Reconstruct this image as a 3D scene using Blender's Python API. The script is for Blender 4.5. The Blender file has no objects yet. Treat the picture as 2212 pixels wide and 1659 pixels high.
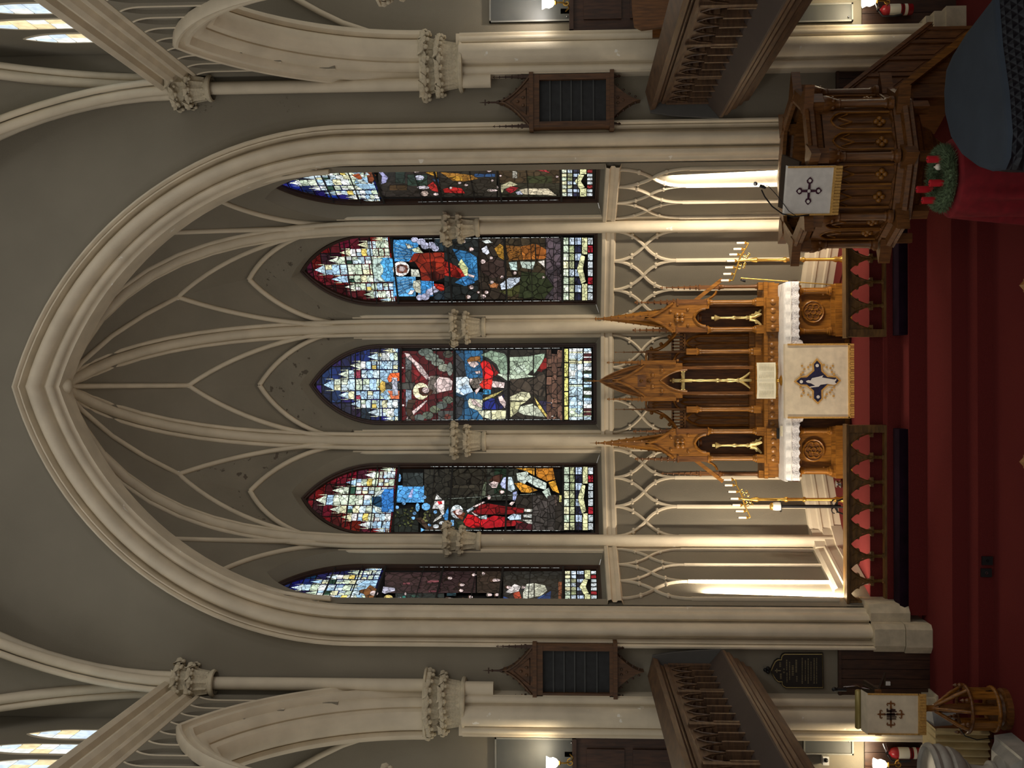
import bpy, bmesh, math, random
from mathutils import Vector, Matrix
random.seed(7)
scene = bpy.context.scene
col = scene.collection
# ------------------------------------------------------------------ camera
F_PX = 2400.0
EYE = 4.445
CAMX, YAW, PITCH, ROLL = 0.038, 0.0023, 0.052, -0.0041
_cy, _sy, _cp, _sp, _cr, _sr = math.cos(YAW), math.sin(YAW), math.cos(PITCH), math.sin(PITCH), math.cos(ROLL), math.sin(ROLL)
_fw = Vector((-_sy, _cy, 0)); _rt = Vector((_cy, _sy, 0)); _up = Vector((0, 0, 1))
C_F = _fw*_cp + _up*_sp; _u2 = _up*_cp - _fw*_sp
C_R = _rt*_cr + _u2*_sr; C_U = _u2*_cr - _rt*_sr
C_P = Vector((CAMX, 0, EYE))
cd = bpy.data.cameras.new('camera'); cam = bpy.data.objects.new('camera', cd); col.objects.link(cam)
# the photograph lies on its side: the picture's right is the world's down
xa, ya, za_ = -C_U, C_R, -C_F
cam.matrix_world = Matrix(((xa.x, ya.x, za_.x, C_P.x), (xa.y, ya.y, za_.y, C_P.y), (xa.z, ya.z, za_.z, C_P.z), (0, 0, 0, 1)))
cd.sensor_fit = 'HORIZONTAL'; cd.sensor_width = 36.0; cd.lens = F_PX*36.0/2212.0
cd.clip_start = 0.1; cd.clip_end = 200
scene.camera = cam
# ------------------------------------------------------------------ view, world, chancel lights
scene.view_settings.view_transform = 'Standard'
scene.view_settings.look = 'None'
scene.view_settings.gamma = 1.0
scene.view_settings.use_curve_mapping = False
scene.view_settings.exposure = 0.0
wd = bpy.data.worlds.new('world'); scene.world = wd; wd.use_nodes = True
wd.node_tree.nodes['Background'].inputs[0].default_value = (1.0, 0.95, 0.86, 1)
wd.node_tree.nodes['Background'].inputs[1].default_value = 0.42
def light(name, kind, loc, target, energy, color, size=None, size_y=None, spot=None, blend=.5):
    d = bpy.data.lights.new(name, kind); o = bpy.data.objects.new(name, d); col.objects.link(o)
    d.energy = energy; d.color = color
    if kind == 'AREA':
        d.shape = 'RECTANGLE'; d.size = size; d.size_y = size_y or size
    elif size: d.shadow_soft_size = size
    if kind == 'SPOT': d.spot_size = spot; d.spot_blend = blend
    o.location = loc
    if target is not None:
        o.rotation_euler = (Vector(target) - Vector(loc)).to_track_quat('-Z', 'Y').to_euler()
    return o
WARM = (1.0, .86, .68)
# flood lamps tucked against the back of the chancel arch jambs: the photograph shows their glare on the apse walls there
light('chancel_lamp', 'AREA', (-2.55, 13.64, 1.95), (-1.35, 15.5, 1.85), 74, WARM, .06, 1.7)
light('chancel_lamp', 'AREA', (2.55, 13.64, 2.25), (1.35, 15.5, 2.1), 74, WARM, .06, 1.9)
# daylight through the clerestory windows of the nave bays that follow the one in view, in the plane of the side walls
for _sg, _sd in ((1, 'right'), (-1, 'left')):
    for _y in (8.35, 5.25, 2.15):
        light('clerestory_%s_offscreen' % _sd, 'AREA', (_sg*3.92, _y, EYE+5.4), (0, _y, EYE+5.4), 50, (.97, .97, 1.0), 1.3, 1.5)
# ------------------------------------------------------------------ pixel to place
def ray(v, y): return C_F + C_R*((829.5 - y)/F_PX) + C_U*((1106 - v)/F_PX)
def at(v, y, Y):
    d = ray(v, y); return C_P + d*(Y/d.y)
def zz(v, Y): return at(v, 829.5, Y).z
def hit(v, y, p0, n):
    d = ray(v, y); t = (p0 - C_P).dot(n)/d.dot(n); return C_P + d*t
# ------------------------------------------------------------------ materials
def lin(c): return tuple(((x/255)/12.92 if x/255 <= .04045 else ((x/255+.055)/1.055)**2.4) for x in c)
MATS = {}
def mat(name, rgb, rough=.6, metal=0., var=.12, scale=6., bump=0., bscale=60., stretch=None, emit=0., spec=.5, rgb2=None, detail=3., patch=None):
    if name in MATS: return MATS[name]
    m = bpy.data.materials.new(name); m.use_nodes = True; nt = m.node_tree; b = nt.nodes['Principled BSDF']
    c = lin(rgb)
    tc = nt.nodes.new('ShaderNodeTexCoord'); mp = nt.nodes.new('ShaderNodeMapping')
    nt.links.new(tc.outputs['Object'], mp.inputs[0])
    if stretch: mp.inputs['Scale'].default_value = stretch
    no = nt.nodes.new('ShaderNodeTexNoise'); no.inputs['Scale'].default_value = scale; no.inputs['Detail'].default_value = detail
    nt.links.new(mp.outputs[0], no.inputs[0])
    rp = nt.nodes.new('ShaderNodeValToRGB'); nt.links.new(no.outputs[0], rp.inputs[0])
    c2 = lin(rgb2) if rgb2 else tuple(x*(1-var*2) for x in c)
    c1 = c if rgb2 else tuple(min(1, x*(1+var)) for x in c)
    rp.color_ramp.elements[0].position = .3; rp.color_ramp.elements[1].position = .7
    rp.color_ramp.elements[0].color = (*c2, 1); rp.color_ramp.elements[1].color = (*c1, 1)
    out = rp.outputs[0]
    if patch:      # flaking paint: small worn patches of another colour
        n2 = nt.nodes.new('ShaderNodeTexNoise'); n2.inputs['Scale'].default_value = patch[1]; n2.inputs['Detail'].default_value = 6
        nt.links.new(tc.outputs['Object'], n2.inputs[0])
        r2 = nt.nodes.new('ShaderNodeValToRGB'); nt.links.new(n2.outputs[0], r2.inputs[0])
        r2.color_ramp.elements[0].position = patch[2]; r2.color_ramp.elements[1].position = patch[2]+.02
        mx = nt.nodes.new('ShaderNodeMix'); mx.data_type = 'RGBA'
        nt.links.new(r2.outputs[0], mx.inputs[0]); nt.links.new(out, mx.inputs[6]); mx.inputs[7].default_value = (*lin(patch[0]), 1)
        out = mx.outputs[2]
    nt.links.new(out, b.inputs['Base Color'])
    b.inputs['Roughness'].default_value = rough; b.inputs['Metallic'].default_value = metal
    b.inputs['Specular IOR Level'].default_value = spec
    if bump:
        nb = nt.nodes.new('ShaderNodeTexNoise'); nb.inputs['Scale'].default_value = bscale; nb.inputs['Detail'].default_value = 4
        nt.links.new(mp.outputs[0], nb.inputs[0])
        bp = nt.nodes.new('ShaderNodeBump'); bp.inputs['Strength'].default_value = bump; bp.inputs['Distance'].default_value = .01
        nt.links.new(nb.outputs[0], bp.inputs['Height']); nt.links.new(bp.outputs[0], b.inputs['Normal'])
    if emit:
        nt.links.new(out, b.inputs['Emission Color']); b.inputs['Emission Strength'].default_value = emit
    MATS[name] = m; return m
WALL = mat('plaster_wall', (134, 127, 111), .9, var=.06, scale=1.2, bump=.25, bscale=90)
WALLG = mat('plaster_wall_nave', (134, 127, 111), .9, var=.05, scale=1.0, bump=.25, bscale=90)
VAULT = mat('vault_plaster', (134, 127, 111), .9, var=.05, scale=1.5, bump=.3, bscale=50)
LUNET = mat('flaking_plaster', (134, 127, 111), .92, var=.06, scale=2, bump=.8, bscale=26, patch=((92, 84, 72), 9, .635))
TRIM = mat('cream_moulding', (216, 203, 178), .75, var=.06, scale=3, bump=.15, bscale=70)
TRIMW = mat('cream_moulding_worn', (216, 203, 178), .75, var=.07, scale=3, bump=.2, bscale=70, patch=((236, 230, 216), 7, .69))
STONE = mat('cream_stone', (204, 192, 165), .85, var=.1, scale=9, bump=.4, bscale=60)
SILLG = WALL
CARPET = mat('red_carpet', (108, 42, 40), .95, var=.14, scale=160, bump=.6, bscale=260, spec=.1)
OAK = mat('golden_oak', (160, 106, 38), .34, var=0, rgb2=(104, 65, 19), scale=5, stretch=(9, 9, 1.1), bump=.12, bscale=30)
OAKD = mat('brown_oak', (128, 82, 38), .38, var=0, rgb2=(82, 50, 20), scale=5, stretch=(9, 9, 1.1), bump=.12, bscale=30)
OAKX = mat('dark_oak', (100, 74, 50), .5, var=0, rgb2=(66, 46, 32), scale=4, stretch=(1.2, 1.2, 9), bump=.1, bscale=30)
OAKR = mat('rail_oak', (126, 92, 44), .42, var=0, rgb2=(80, 56, 24), scale=6, stretch=(1.2, 5, 5), bump=.15, bscale=40)
PANEL = mat('dark_panelling', (76, 48, 32), .5, var=0, rgb2=(48, 29, 20), scale=5, stretch=(8, 8, 1.1), bump=.1, bscale=40)
FRAMEW = mat('window_frame_wood', (58, 36, 24), .5, var=.15)
LEAD = mat('lead', (22, 22, 24), .6, var=.1)
BOARDW = mat('hymn_board_oak', (104, 68, 38), .45, var=0, rgb2=(64, 40, 20), scale=5, stretch=(9, 9, 1.1))
STAIN = mat('dark_stained_cove', (64, 52, 46), .6, var=.08)
BRASS = mat('brass', (214, 172, 84), .28, .8, var=.08, scale=20)
BRASSP = mat('pale_brass', (226, 206, 140), .35, .7, var=.08, scale=20)
BLACK = mat('black_paint', (18, 18, 20), .5, var=.1)
IRON = mat('wrought_iron', (26, 24, 26), .5, .6, var=.1)
SLATE = mat('board_slate', (34, 36, 38), .7, var=.2, scale=14)
GREYB = mat('grey_noticeboard', (84, 86, 84), .55, var=.05)
GREYF = mat('noticeboard_rim', (132, 132, 126), .5, var=.05)
LINEN = mat('white_linen', (236, 234, 230), .9, var=.05, scale=30, bump=.3, bscale=120)
DAMASK = mat('cream_damask', (232, 218, 190), .75, var=.07, scale=9, bump=.3, bscale=14)
DAMASKW = mat('white_damask', (226, 222, 214), .75, var=.06, scale=12, bump=.25, bscale=18)
GOLDT = mat('gold_trim', (206, 160, 84), .6, var=.12, scale=60)
CREAMCL = mat('cream_drape', (206, 188, 140), .9, var=.08)
REDCL = mat('red_drape', (128, 20, 30), .9, var=.12, scale=12)
REDWAX = mat('red_wax', (200, 24, 40), .45, var=.06)
WHITEWAX = mat('white_wax', (245, 240, 225), .5, var=.03)
FIR = mat('fir_green', (112, 134, 98), .8, var=.35, scale=40)
MARBLE = mat('grey_marble', (172, 170, 162), .45, var=.14, scale=7, detail=8)
PIANOT = mat('blue_cover', (54, 65, 78), .9, var=.07, scale=3, bump=.3, bscale=220)
EXRED = mat('extinguisher_red', (150, 22, 28), .35, var=.05)
PAPER = mat('paper', (236, 230, 205), .8, var=.03)
GLASSB = mat('lamp_glass', (255, 240, 215), .4, var=.02, emit=9.)
CHROME = mat('chrome', (190, 190, 195), .2, 1., var=.03)
KNEEL = mat('kneeler_cloth', (28, 12, 26), .95, var=.2, spec=.1)
PURPLE = mat('purple_thread', (66, 24, 46), .8, var=.15, scale=50)
NAVY = mat('navy_silk', (28, 28, 66), .6, var=.3, scale=40)
BROWNTH = mat('brown_thread', (122, 72, 24), .7, var=.1)
DBROWNTH = mat('dark_thread', (56, 26, 16), .7, var=.1)
WHITEP = mat('white_plastic', (232, 232, 228), .5, var=.02)
# ------------------------------------------------------------------ mesh building
ORG = {}
class MB:
    def __init__(s): s.v = []; s.f = []
    def add(s, vs, fs):
        o = len(s.v); s.v += [tuple(p) for p in vs]; s.f += [tuple(i+o for i in f) for f in fs]; return s
    def box(s, x0, x1, y0, y1, z0, z1):
        return s.add([(x0,y0,z0),(x1,y0,z0),(x1,y1,z0),(x0,y1,z0),(x0,y0,z1),(x1,y0,z1),(x1,y1,z1),(x0,y1,z1)],
                     [(0,3,2,1),(4,5,6,7),(0,1,5,4),(1,2,6,5),(2,3,7,6),(3,0,4,7)])
    def obox(s, c, ax, ay, az):           # centre and three half-axis vectors
        c, ax, ay, az = map(Vector, (c, ax, ay, az))
        return s.add([c+ax*i+ay*j+az*k for k in (-1,1) for (i,j) in ((-1,-1),(1,-1),(1,1),(-1,1))],
                     [(0,3,2,1),(4,5,6,7),(0,1,5,4),(1,2,6,5),(2,3,7,6),(3,0,4,7)])
    def prism(s, poly, fn, c0, c1):       # 2-D outline pushed through fn(a,b,c)
        n = len(poly)
        return s.add([fn(a,b,c0) for a,b in poly] + [fn(a,b,c1) for a,b in poly],
                     [tuple(range(n)), tuple(range(2*n-1, n-1, -1))] + [(i,(i+1)%n,n+(i+1)%n,n+i) for i in range(n)])
    def plate(s, poly, y0, y1): return s.prism(poly, lambda a,b,c: (a,c,b), y0, y1)
    def grid(s, rows, closed=False):      # rows of points, lofted
        n = len(rows[0]); vs = [p for r in rows for p in r]; fs = []
        for i in range(len(rows)-1):
            for j in range(n if closed else n-1):
                k = (j+1) % n; fs.append((i*n+j, i*n+k, (i+1)*n+k, (i+1)*n+j))
        return s.add(vs, fs)
    def lathe(s, prof, c=(0,0,0), seg=16, squash=1., a0=0., caps=True):
        c = Vector(c)
        rows = [[c+Vector((r*math.cos(a0+2*math.pi*j/seg), squash*r*math.sin(a0+2*math.pi*j/seg), z)) for j in range(seg)] for r, z in prof]
        s.grid(rows, True)
        if caps:
            o = len(s.v) - len(prof)*seg
            s.f.append(tuple(o+j for j in reversed(range(seg)))); s.f.append(tuple(o+(len(prof)-1)*seg+j for j in range(seg)))
        return s
    def tube(s, path, r, seg=8, closed=False, caps=True, flat=None):
        P = [Vector(p) for p in path]; n = len(P)
        if n < 2: return s
        rows = []; prev = None
        for i in range(n):
            if closed: t = P[(i+1)%n] - P[i-1]
            else: t = P[min(i+1,n-1)] - P[max(i-1,0)]
            t = t.normalized() if t.length > 1e-9 else Vector((0,0,1))
            if prev is None:
                ref = Vector((0,0,1)) if abs(t.z) < .9 else Vector((0,1,0))
                a = (ref - t*ref.dot(t)).normalized()
            else:
                a = prev - t*prev.dot(t)
                a = a.normalized() if a.length > 1e-6 else t.orthogonal().normalized()
            prev = a; b = t.cross(a); rr = r[i] if isinstance(r, (list, tuple)) else r
            rows.append([P[i] + (a*math.cos(2*math.pi*j/seg) + b*math.sin(2*math.pi*j/seg))*rr for j in range(seg)])
        if closed: rows.append(rows[0])
        s.grid(rows, True)
        if caps and not closed:
            o = len(s.v) - len(rows)*seg
            s.f.append(tuple(o+j for j in reversed(range(seg)))); s.f.append(tuple(o+(len(rows)-1)*seg+j for j in range(seg)))
        return s
    def cone(s, c, r0, r1, h, seg=8, a0=0.): return s.lathe([(r0,0),(max(r1,.0004),h)], c, seg, a0=a0)
    def ball(s, c, r, seg=8, rings=5, sz=1.):
        return s.lathe([(max(r*math.sin(math.pi*i/rings), .0005), -r*sz*math.cos(math.pi*i/rings)) for i in range(rings+1)], c, seg)
    def build(s, name, m, parent=None, smooth=35, kind=None, org=None, fix=True):
        me = bpy.data.meshes.new(name)
        o3 = ORG.get(parent.name, Vector()) if parent is not None else (Vector(org) if org is not None else None)
        if o3 is None:
            xs = [p[0] for p in s.v]; ys = [p[1] for p in s.v]; zs = [p[2] for p in s.v]
            o3 = Vector(((min(xs)+max(xs))/2, (min(ys)+max(ys))/2, min(zs)))
        me.from_pydata([(p[0]-o3.x, p[1]-o3.y, p[2]-o3.z) for p in s.v], [], s.f)
        if fix:
            bm = bmesh.new(); bm.from_mesh(me); bmesh.ops.recalc_face_normals(bm, faces=bm.faces); bm.to_mesh(me); bm.free()
        me.materials.append(m)
        if smooth:
            me.shade_smooth(); me.set_sharp_from_angle(angle=math.radians(smooth))
        o = bpy.data.objects.new(name, me); col.objects.link(o)
        if parent is not None: o.parent = parent
        else: o.location = o3
        ORG[o.name] = o3
        if kind: o['kind'] = kind
        return o
def tag(o, label, cat, group=None):
    o['label'] = label; o['category'] = cat
    if group: o['group'] = group
    return o
def thing(name, label, cat, loc=(0,0,0), group=None):
    o = bpy.data.objects.new(name, None); o.empty_display_size = .1; col.objects.link(o); o.location = loc
    ORG[o.name] = Vector(loc)
    return tag(o, label, cat, group)
def struct(name, loc=(0,0,0), label=None):
    o = bpy.data.objects.new(name, None); o.empty_display_size = .1; col.objects.link(o); o.location = loc
    ORG[o.name] = Vector(loc); o['kind'] = 'structure'
    if label: o['label'] = label
    return o
def dup(root, loc, rotz=None, label=None, mirror=False):
    def cp(o, par):
        c = o.copy(); col.objects.link(c); c.parent = par
        for ch in list(o.children): cp(ch, c)
        return c
    r = cp(root, None); r.location = loc
    if rotz is not None: r.rotation_euler = (0, 0, rotz)
    if mirror: r.scale = (-1, 1, 1)
    if label: r['label'] = label
    return r
def place(o, parent, M):                   # link a copy of piece o under parent, at matrix M given in world axes
    c = o.copy(); col.objects.link(c); c.parent = parent
    M = M.copy(); M.translation = M.translation - ORG[parent.name]; c.matrix_basis = M
    return c
def pointed(xh, zs, za, n=14, inset=0.):   # right half of a pointed arch, from the springing to the apex
    c = ((za-zs)**2 - xh**2)/(2*xh); R = xh + c - inset
    t1 = math.acos(max(-1, min(1, c/R)))
    return [(R*math.cos(t1*i/n) - c, zs + R*math.sin(t1*i/n)) for i in range(n+1)]
def full_arch(xh, zs, za, n=14, inset=0.):
    h = pointed(xh, zs, za, n, inset); return [(-a, b) for a, b in h] + [(a, b) for a, b in reversed(h[:-1])]
def bez(p0, p1, p2, n=10):
    p0, p1, p2 = Vector(p0), Vector(p1), Vector(p2)
    return [p0*(1-t)**2 + p1*2*t*(1-t) + p2*t*t for t in [i/n for i in range(n+1)]]
def cell(mb, x0, x1, prof, fn, c0, c1):
    """one bay of pierced tracery: plate between x0..x1 with an opening of half-width w(z) given as [(z, w), ...]"""
    xm = (x0+x1)/2
    for sgn, xe in ((-1, x0), (1, x1)):
        poly = [(xe, prof[0][0])] + [(xm+sgn*w, z) for z, w in prof] + [(xe, prof[-1][0])]
        q = []
        for p in poly:
            if not q or (abs(p[0]-q[-1][0])+abs(p[1]-q[-1][1])) > 1e-6: q.append(p)
        mb.prism(q, fn, c0, c1)
FLAT = lambda a, b, c: (a, c, b)
# ================================================================== THE PLACE: levels and depths
L1, L2, L3, L4, L5 = .16, .32, .51, .665, .825
YE = 13.05                                     # east wall of the nave
YC, AL, RW, RG = 13.50, .643, 2.52, 2.74       # apse centre, angle of a side, wall and glass radius
def Z(r): return EYE + r*(1 + (.0037 if r > 0 else .0042)*r)
# ---- floor and steps
fl = struct('floor', (0, 6, 0), 'red carpeted floor rising in steps to the altar')
MB().box(-8, 8, -1.5, 13.05, -.1, 0).build('carpet', CARPET, fl, 0)
MB().box(-3.62, 3.42, 11.93, 12.6, -.02, L1).build('step', CARPET, fl, 0)
MB().box(-3.62, 3.42, 12.25, 13.3, -.02, L2).build('step', CARPET, fl, 0)
MB().box(-2.70, 2.70, 13.13, 13.6, -.02, L3).build('step', CARPET, fl, 0)
MB().box(-2.70, 2.70, 13.46, 13.8, -.02, L4).build('step', CARPET, fl, 0)
MB().box(-3.2, 3.2, 13.64, 16.6, -.02, L5).build('step', CARPET, fl, 0)
# ---- east wall with the chancel arch
XO, ZS, ZA = 3.07, Z(2.56), Z(6.51)
ew = struct('wall_east', (0, YE, 0), 'grey plaster east wall around the pointed chancel arch')
for sg in (-1, 1):
    h = pointed(XO-.02, ZS, ZA-.02, 24)
    poly = [(6.5, 0), (XO-.02, 0)] + h + [(0, 13.2), (6.5, 13.2)]
    MB().plate([(sg*a, b) for a, b in poly], YE, YE+.35).build('plaster_face', WALLG, ew, 0)
arch = struct('trim_1', (0, YE, 0), 'broad cream roll moulding of the chancel arch')
PROF = [(0,13.06),(0,12.96),(.010,12.935),(.034,12.93),(.048,12.955),(.054,13.0),(.064,12.98),(.083,12.98),(.090,13.06),(.098,13.13),(.112,13.13),
        (.128,13.06),(.155,13.01),(.195,12.995),(.24,13.01),(.275,13.05),(.295,13.12),(.294,13.22),(.306,13.26),(.322,13.20),(.35,13.17),(.385,13.18),(.41,13.22),(.42,13.28),(.413,13.34),(.43,13.37),(.46,13.38),(.46,13.62)]
PROF = [(d*.87, y if y < 13.1 else 13.1+(y-13.1)*.72 if y < 13.5 else y) for d, y in PROF]
cc = ((ZA-ZS)**2 - XO**2)/(2*XO)
def arch_rows(prof, zb, n=26):
    rows = []
    for d, y in prof:
        h = [(XO-d, zb)] + [(XO-d, zb+(ZS-zb)*i/6) for i in range(1, 6)] + pointed(XO, ZS, ZA, n, d)
        rows.append([(-a, y, b) for a, b in h] + [(a, y, b) for a, b in reversed(h[:-1])])
    return rows
for i, nm in ((0, 'hood_mould'), (1, 'outer_roll'), (2, 'inner_roll')):
    a, b = ((0, 11), (10, 19), (18, 28))[i]
    MB().grid(arch_rows(PROF[a:b], .95 if i < 2 else .9)).build(nm, TRIMW if i == 2 else TRIM, arch, 50, fix=False)
for sg in (-1, 1):                            # stone plinths of the jambs, in three courses
    for (d0, d1, y0, z0, z1, g) in ((-.03, .30, 12.90, L2, .62, 0), (-.02, .30, 12.92, .62, .97, 1), (.27, .49, 13.10, L3, .97, 2)):
        x0, x1 = XO-d1, XO-d0
        m = MB(); ch = .05
        poly = [(x0, 13.62), (x0, y0+ch), (x0+ch, y0), (x1-.08, y0), (x1, y0+.06), (x1, 13.04)] if g < 2 else [(x0, 13.62), (x0, y0+.09), (x0+.09, y0), (x1, y0), (x1, 13.6)]
        m.prism([(sg*a, b) for a, b in poly], lambda a, b, c: (a, b, c), z0+.002, z1-.006)
        m.build('plinth_block', STONE, arch, 0)
# curled flakes of lifting paint on the plaster
def flakes(parent, spots, place_fn, mm):
    rr = random.Random(11)
    for (v, y, n, sp) in spots:
        for i in range(n):
            a, r = rr.uniform(0, 6.28), rr.uniform(.2, 1)*sp; c = rr.uniform(.010, .028); t = rr.uniform(0, 6.28)
            pts = []
            for q in range(5):
                rad = c*rr.uniform(.5, 1.4); pts.append(place_fn(v+r*math.cos(a)*1.3+rad*180*math.cos(t+q*1.256)*.5, y+r*math.sin(a)+rad*180*math.sin(t+q*1.256)*.4, .001+(.007 if q in (0, 1) else 0)*rr.uniform(.5, 1)))
            MB().add(pts, [tuple(range(5))]).build('paint_flake', mm, parent, 0, fix=False)
flakes(ew, ((445, 226, 5, 14), (620, 228, 9, 20), (436, 236, 4, 10)), lambda v, y, c: at(v, y, YE-.002-c), WALLG)
# ---- apse
def apse(k, s, z, r): a = k*AL; return Vector((r*math.sin(a)+s*math.cos(a), YC+r*math.cos(a)-s*math.sin(a), z))
HS = RW*math.tan(AL/2)
WH, WS, WA, WB = .535, Z(2.75), Z(3.72), Z(-.343)      # glass half width, springing, apex, sill
OW = .155                                              # how much wider the splay is at the wall face
WASP, WAAP = Z(3.05), Z(4.47)                          # wall rib over each window
RIB = [(2.60,1.72),(2.60,2.4),(2.60,2.9),(2.585,3.2),(2.55,3.6),(2.49,4.0),(2.40,4.38),(2.27,4.75),(2.08,5.12),(1.82,5.46),(1.5,5.74),(1.12,5.96),(.7,6.09),(.3,6.16),(.02,6.18)]
def ribpt(ang, i):
    r, z = RIB[i]; return Vector((r*math.sin(ang), YC+r*math.cos(ang), Z(z)))
aw = struct('wall_apse', (0, 16, 0), 'tan plaster walls of the five-sided apse')
cl = struct('ceiling', (0, YC, Z(6)), 'ribbed tan plaster vault over the apse')
ribs = struct('trim_2', (0, YC, Z(3)), 'cream ribs of the apse vault')
low = struct('trim_3', (0, 16, L5), 'cream interlaced blind tracery under the apse windows')
LIFT = .012
for k in range(-2, 3):
    fn = lambda a, b, c, k=k: apse(k, a, b, c)
    ZB = Z(-.44)
    for sg in (-1, 1):
        wa = pointed(HS, WASP, WAAP, 14); wo = pointed(WH+OW, WS, WA+.16, 14)
        poly = [(WH+OW, WS), (HS, WS)] + wa + list(reversed(wo))[:-1]
        MB().add([fn(sg*a, b, RW) for a, b in poly], [tuple(range(len(poly)))]).build('lunette_face', LUNET if k in (0, 1) else WALL, aw, 0, fix=False)
        poly = [(0, Z(-4)), (HS, Z(-4)), (HS, WS), (WH+OW, WS), (WH+OW, ZB), (0, ZB)]
        MB().add([fn(sg*a, b, RW) for a, b in poly], [tuple(range(len(poly)))]).build('wall_face', WALL, aw, 0, fix=False)
    # splayed reveal and sill
    rows = []
    for off, r in ((OW, RW), (OW*.55, RW+.11), (.05, RG-.03)):
        o = full_arch(WH+off, WS, WA+off*1.05, 14); zb = WB - (off-.0)*.62
        rows.append([fn(a, b, r) for a, b in [(-WH-off, zb)] + o + [(WH+off, zb)]])
    MB().grid(rows).build('window_reveal', WALL, aw, 40, fix=False)
    sill = [fn(-WH-OW, ZB, RW), fn(WH+OW, ZB, RW), fn(WH+.05, WB-.03, RG), fn(-WH-.05, WB-.03, RG)]
    MB().add(sill, [(0, 1, 2, 3)]).build('sill_slope', SILLG, aw, 0, fix=False)
    # vault web of this severy
    J = Vector((2.05*math.sin(k*AL), YC+2.05*math.cos(k*AL), Z(5.33)))
    i0 = 2; nR = len(RIB)
    ridge = [J, Vector((1.6*math.sin(k*AL), YC+1.6*math.cos(k*AL), Z(5.66))), Vector((1.1*math.sin(k*AL), YC+1.1*math.cos(k*AL), Z(5.93))), Vector((.5*math.sin(k*AL), YC+.5*math.cos(k*AL), Z(6.12))), Vector((0, YC, Z(6.19)))]
    def samp(path, t):
        L = [0]
        for p, q in zip(path, path[1:]): L.append(L[-1]+(Vector(q)-Vector(p)).length)
        d = t*L[-1]
        for i in range(len(path)-1):
            if d <= L[i+1] or i == len(path)-2:
                u = (d-L[i])/max(1e-9, L[i+1]-L[i]); return Vector(path[i]).lerp(Vector(path[i+1]), min(1, u))
    for sg in (-1, 1):
        ang = k*AL + sg*AL/2
        rib = [ribpt(ang, i) for i in range(i0, nR)]
        S = rib[0]
        ctl = S + Vector((0, 0, 1.55)); ctl = ctl.lerp(Vector((J.x, J.y, ctl.z)), .12)
        tier = bez(S, ctl, J, 14)
        comp = [samp(tier, t/14) for t in range(15)] + ridge[1:]
        N = 20
        A = [samp(rib, t/N) for t in range(N+1)]
        # match so that the upper half of the rib faces the ridge
        Bc = [samp(tier, min(1, t/N/.62)) if t/N <= .62 else samp(ridge, (t/N-.62)/.38) for t in range(N+1)]
        rows = [[a.lerp(b, u/5) for u in range(6)] for a, b in zip(A, Bc)]
        MB().grid(rows).build('vault_web', VAULT, cl, 60, fix=False)
        warch = [fn(sg*a, b, RW) for a, b in pointed(HS, WASP, WAAP, 14)]
        warch[0] = S.copy()
        T = [samp(tier, t/14) for t in range(15)]; Wc = [samp(warch, t/14) for t in range(15)]
        MB().grid([[a.lerp(b, u/3) for u in range(4)] for a, b in zip(T, Wc)]).build('vault_web', VAULT if k != -1 else LUNET, cl, 60, fix=False)
        MB().tube([p - Vector((0, 0, LIFT)) for p in tier], .034, 7).build('tierceron', TRIM, ribs, 60)
        wr = [fn(sg*a*.97, b-.02, RW-.02) for a, b in pointed(HS-.02, WASP, WAAP, 14)]
        MB().tube(wr, .036, 7).build('wall_rib', TRIM, ribs, 60)
    MB().tube([p - Vector((0, 0, .02)) for p in ridge], .034, 7).build('ridge_rib', TRIM, ribs, 60)
    # sill string, blind tracery, skirting
    m = MB()
    pr = [(RW+.01, -.44), (RW-.05, -.45), (RW-.06, -.49), (RW-.03, -.51), (RW-.03, -.55), (RW-.05, -.57), (RW-.05, -.61), (RW+.01, -.64)]
    sa_, sb_ = (-.52 if k == -2 else -HS), (.52 if k == 2 else HS)
    m.grid([[fn(-HS*(r/RW), Z(z), r), fn(HS*(r/RW), Z(z), r)] for r, z in pr]); m.build('sill_string', TRIM, low, 0, fix=False)
    hb = HS-.14; bw = 2*hb/3; zt, zx, zl, z0 = Z(-.62), Z(-1.03), Z(-1.42), L5+.40
    R1 = RW-.012
    for j in range(4):
        s0 = -hb+bw*j
        zs0 = 1.22 if (k == -2 and s0 < -.5) or (k == 2 and s0 > .5) else z0
        MB().tube([fn(s0, zs0, R1), fn(s0, zl-.05, R1)], .030, 6).build('mullion', TRIM, low, 60)
    for j in range(3):
        for sg in (-1, 1):
            sa = -hb+bw*(j+.5) - sg*bw/2; sm = -hb+bw*(j+.5); sb = sm + sg*bw/2
            lo_ = bez((sa, zl-.06, 0), (sa, zl+.22, 0), (sm, zx, 0), 7); up_ = bez((sm, zx, 0), (sb, zx+.19, 0), (sb, zt+.01, 0), 7)
            pts = [fn(p.x, p.y, R1) for p in lo_] + [fn(p.x, p.y, R1) for p in up_[1:]]
            MB().tube(pts, .024, 6).build('tracery_bar', TRIM, low, 60)
            for q, sl in ((lo_[4], 1), (up_[3], -1)):        # cusps
                for side in (-1, 1):
                    c = fn(q.x + side*.028, q.y, R1-.004)
                    mm = MB().ball(c, .022, 5, 4); mm.build('cusp', TRIM, low, 60)
    m = MB()
    pr = [(RW+.01, .42), (RW-.05, .41), (RW-.07, .37), (RW-.08, .30), (RW-.10, .285), (RW-.105, .25), (RW-.09, .235), (RW-.10, .15), (RW-.125, .135), (RW-.125, .10), (RW-.11, .09), (RW-.115, -.02)]
    m.grid([[fn(sa_*(r/RW), L5+z, r), fn(sb_*(r/RW), L5+z, r)] for r, z in pr]); m.build('skirting', TRIM, low, 0, fix=False)
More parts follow.
